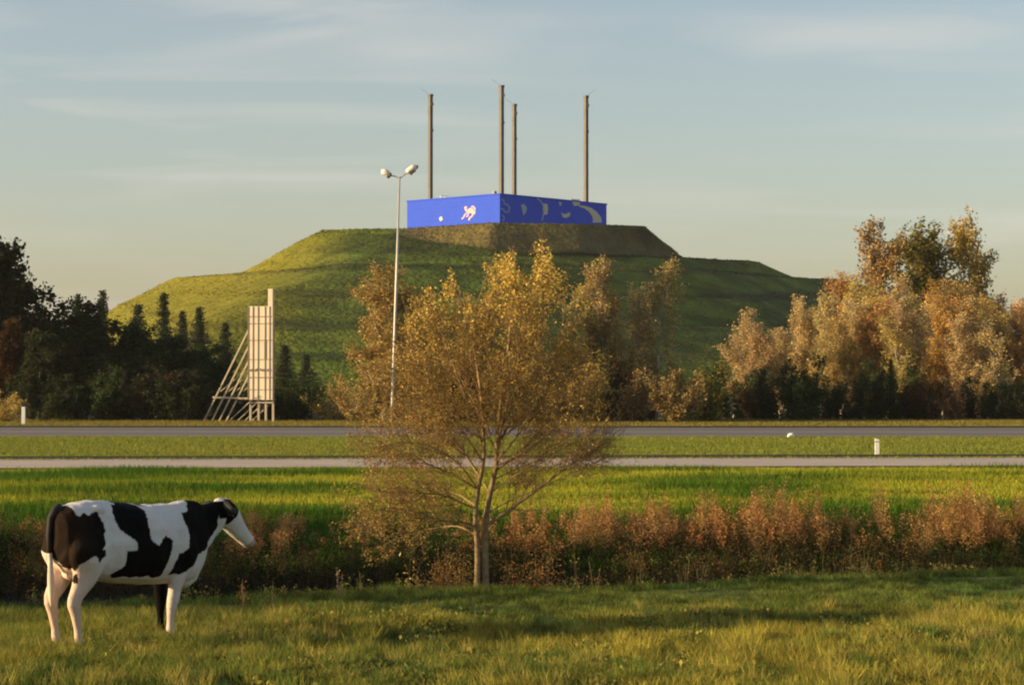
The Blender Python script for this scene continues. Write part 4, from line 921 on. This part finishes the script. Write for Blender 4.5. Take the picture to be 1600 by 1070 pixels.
def poly_in(pl, x_, z_):
    ins = np.zeros(len(x_), bool); m_ = len(pl)
    for i in range(m_):
        (x1, y1), (x2, y2) = pl[i], pl[(i + 1) % m_]
        cnd = ((y1 > z_) != (y2 > z_)) & (x_ < (x2 - x1) * (z_ - y1) / (y2 - y1 + 1e-12) + x1); ins ^= cnd
    return ins
COAT = {'rump': [(-0.496, 1.484), (-0.4, 1.525), (-0.255, 1.473), (-0.206, 1.361), (-0.157, 1.341), (-0.108, 1.375), (-0.059, 1.336), (0.04, 1.349), (0.09, 1.291), (0.123, 1.179), (0.091, 1.07), (-0.008, 0.966), (-0.082, 0.935), (-0.155, 0.903), (-0.252, 0.801), (-0.325, 0.878), (-0.397, 0.955), (-0.47, 1.068), (-0.518, 1.125)], 'spot': [(-0.033, 0.986), (0.066, 1.008), (0.079, 0.942), (-0.007, 0.884), (-0.045, 0.932)], 'side': [(0.316, 1.391), (0.443, 1.441), (0.572, 1.445), (0.663, 1.394), (0.689, 1.317), (0.65, 1.281), (0.663, 1.206), (0.664, 1.111), (0.69, 1.053), (0.782, 0.991), (0.887, 1.099), (0.967, 1.037), (0.954, 0.962), (0.888, 0.795), (0.862, 0.702), (0.731, 0.683), (0.497, 0.719), (0.294, 0.706), (0.243, 0.737), (0.369, 0.812), (0.368, 0.961), (0.496, 0.971), (0.47, 1.066), (0.368, 1.119), (0.304, 1.169), (0.278, 1.337)], 'back': [(0.675, 1.459), (0.859, 1.451), (0.833, 1.399), (0.702, 1.411)], 'shoulder': [(1.412, 1.425), (1.831, 1.426), (2.003, 1.27), (1.86, 1.237), (1.833, 1.121), (1.692, 1.011), (1.497, 0.866), (1.251, 0.728), (1.143, 0.678), (0.982, 0.69), (1.035, 0.82), (1.088, 0.893), (1.25, 0.94), (1.29, 1.073), (1.249, 1.191), (1.208, 1.308), (1.303, 1.294)]}
wx = co[:, 0] + (fbm(co[:, 0] * 10, co[:, 2] * 10 + co[:, 1] * 8, 81) - .5) * .06
wz = co[:, 2] + (fbm(co[:, 0] * 10 + 9, co[:, 2] * 10 + co[:, 1] * 8, 82) - .5) * .06
blk = np.zeros(n, bool); torso = co[:, 0] < 2.02
right = co[:, 1] < 0.02
for nm, pl in COAT.items():
    blk |= poly_in(pl, wx, wz) & right & (wx > -.26) & ((wz > .86) | (wx > .2))
    blk |= poly_in([(a * .92 + .12, b + .03) for a, b in pl], wx, wz) & ~right & (co[:, 2] > .62) & (wx > 0)
# rump: black cape running down the back of the thighs
blk |= ((wx <= -.19) | ((wx <= .02) & ~right)) & (wz > .90 - .25 * np.clip(-co[:, 1] / .25, -1, 1) * .45 - .12 * (co[:, 1] < -.1)) & (wz < 1.425 - .3 * np.clip(wx + .1, 0, 1)) & (co[:, 0] > -.6)
# left foreleg black, head markings
blk |= (co[:, 1] > .03) & (co[:, 0] > .95) & (wz < .66) & (wz > .10) & (co[:, 0] < 1.36) & (wx < 1.235 + .1)
t_h = (co[:, 0] - 1.955) * .66 + (co[:, 2] - 1.36) * -.75
hdm = (co[:, 0] > 1.93) & (t_h < .21) & (np.abs(co[:, 1]) > .045) & (co[:, 2] > 1.13)
blk = np.where(co[:, 0] > 1.97, hdm, blk)
blk |= (co[:, 0] > 1.86) & (co[:, 0] <= 1.97) & (co[:, 2] < 1.375) & (co[:, 2] > 1.20)
white = np.array([.66, .64, .61]); black = np.array([.005, .0045, .0045]); brown = np.array([.020, .0125, .008])
cc = np.tile(white, (n, 1)); cc = cc * (1 - .12 * fbm(co[:, 0] * 6, co[:, 2] * 6, 91)[:, None])
cc[blk] = black; rk = (np.clip((.05 - co[:, 0]) / .25, 0, 1) * blk)[:, None]; cc = cc * (1 - rk) + brown * rk  # black rump browned toward the rear: sunlit fur painted into the coat
dirt = np.clip((.85 - co[:, 2]) / .6 + .5 * fbm(co[:, 0] * 5, co[:, 2] * 5 + co[:, 1] * 4, 95, 4) * (co[:, 2] < 1.1) - .15, 0, 1)[:, None] * ~blk[:, None] * .45; cc = cc * (1 - dirt) + np.array([.50, .36, .25]) * dirt
wm_ = (np.clip((.02 - co[:, 0]) / .15, 0, 1) * np.clip((1.0 - co[:, 2]) / .2, 0, 1) * ~blk)[:, None] * .7; cc = cc * (1 - wm_) + np.array([.62, .43, .31]) * wm_; cc[(co[:, 2] < .05)] = (.10, .08, .06)  # pinkish warmth of the sunlit white rear put into the coat colour
mz = t_h > .60; cc[mz] = (.45, .33, .30)
ud = (co[:, 2] < .78) & (np.abs(co[:, 1]) < .12) & (co[:, 0] < .02) & (co[:, 0] > -.22); cc[ud] = (.62, .50, .43)
rel = (fbm(co[:, 0] * 5, co[:, 2] * 4 + co[:, 1] * 4, 85, 2) - .5) * .05 + (fbm(co[:, 0] * 16, co[:, 2] * 9 + co[:, 1] * 9, 86, 2) - .5) * .012
rel *= np.clip((co[:, 2] - .5) / .3, 0, 1) * np.where(co[:, 0] > 1.9, .25, 1)
co2 = co + no * rel[:, None]; body.vertices.foreach_set('co', co2.ravel()); body.update()
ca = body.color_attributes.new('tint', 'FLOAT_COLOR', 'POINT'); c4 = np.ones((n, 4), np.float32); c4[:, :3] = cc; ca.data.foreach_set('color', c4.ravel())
hm = bpy.data.materials.new('cow_hide'); hm.use_nodes = True; t = hm.node_tree; b = t.nodes['Principled BSDF']; b.inputs['Roughness'].default_value = .8; b.inputs['Specular IOR Level'].default_value = .06
at = N(t, 'ShaderNodeAttribute', attribute_name='tint'); LK(t, at.outputs['Color'], b.inputs['Base Color'])
b.inputs['Sheen Weight'].default_value = 0
nn = N(t, 'ShaderNodeTexNoise'); nn.inputs['Scale'].default_value = 75; nn.inputs['Detail'].default_value = 5; bp = N(t, 'ShaderNodeBump'); bp.inputs['Strength'].default_value = .6; bp.inputs['Distance'].default_value = .015; LK(t, nn.outputs[0], bp.inputs['Height']); LK(t, bp.outputs[0], b.inputs['Normal'])
cow = empty('cow', (CO.x, CO.y, gz1(CO.x, CO.y) - .03), CA); cow.scale = (CS, CS, CS)
tag(cow, 'black and white cow standing in the field, head turned away to the right', 'cow')
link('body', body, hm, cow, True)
M['blackhide'] = mat('black_hide', (.014, .011, .01), .8, var=.2); M['whitehair'] = mat('white_hair', (.62, .52, .42), .9, var=.2, scale=8, bump=.5); M['horn'] = mat('hoof_horn', (.12, .09, .07), .6)
for sd in (-1, 1):
    # ear: leaf-shaped, cupped
    vs = []; fs = []; K = 8
    for i in range(K + 1):
        t_ = i / K; wd_ = .066 * math.sin(PI * min(1, .12 + t_ * .88)) ** .7 + .004; x_ = 1.965 - .03 * t_; y_ = sd * (.075 + .19 * t_); z_ = 1.325 - .035 * t_ - .03 * t_ * t_
        vs += [(x_ - .018, y_, z_ + wd_), (x_ + .012, y_, z_), (x_ - .018, y_, z_ - wd_), (x_ - .036, y_, z_)]
    for i in range(K):
        for j in range(4): fs.append((i * 4 + j, i * 4 + (j + 1) % 4, (i + 1) * 4 + (j + 1) % 4, (i + 1) * 4 + j))
    fs += [(3, 2, 1, 0), tuple(K * 4 + j for j in range(4))]
    m_ = MB(); m_.add(vs, fs); er = m_.build('ear', M['blackhide'], cow, True)
    if sd < 0:
        m_ = MB(); m_.box(1.965, 1.977, -.19, -.14, 1.225, 1.29); M['tag'] = mat('ear_tag_yellow', (.65, .42, .05), .5); m_.build('ear_tag', M['tag'], er)
    m_ = MB(); m_.tube([(2.075, sd * .092, 1.285), (2.085, sd * .117, 1.275), (2.09, sd * .121, 1.27)], [.026, .022, .006], 10); m_.build('eye', M['black'], cow, True)
    m_ = MB(); m_.tube([(2.40, sd * .045, .965), (2.425, sd * .052, .955)], [.016, .012], 8); m_.build('nostril', M['black'], cow, True)
m_ = MB(); m_.tube([(2.385, -.055, .875), (2.41, 0, .862), (2.385, .055, .875)], .006, 5); m_.build('mouth', M['black'], cow, True)
tl = MB(); tl.tube([(-.22, 0, 1.40), (-.28, .01, 1.385), (-.325, .02, 1.31), (-.335, .03, 1.15), (-.32, .035, .98)], [.05, .04, .032, .027, .024], 10); tail = tl.build('tail', M['blackhide'], cow, True)
tl = MB(); tl.tube([(-.32, .035, .99), (-.30, .045, .86), (-.285, .055, .76), (-.275, .06, .64), (-.27, .065, .52), (-.268, .065, .46)], [.024, .026, .034, .038, .026, .008], 10); tl.build('tail_switch', M['whitehair'], tail, True)

# ------------------------------------------------------------------ haze
hb = MB(); hb.box(-3100, 3100, -80, 7100, -3, 90); hzm = bpy.data.materials.new('haze_air'); hzm.use_nodes = True; t = hzm.node_tree; t.nodes.clear()
o_ = N(t, 'ShaderNodeOutputMaterial'); pv = N(t, 'ShaderNodeVolumePrincipled'); pv.inputs['Color'].default_value = (.86, .88, .90, 1); pv.inputs['Density'].default_value = .00007; pv.inputs['Anisotropy'].default_value = .2
LK(t, pv.outputs[0], o_.inputs['Volume']); hz = hb.build('haze', hzm); tag(hz, kind='stuff')
SC.cycles.volume_bounces = 0
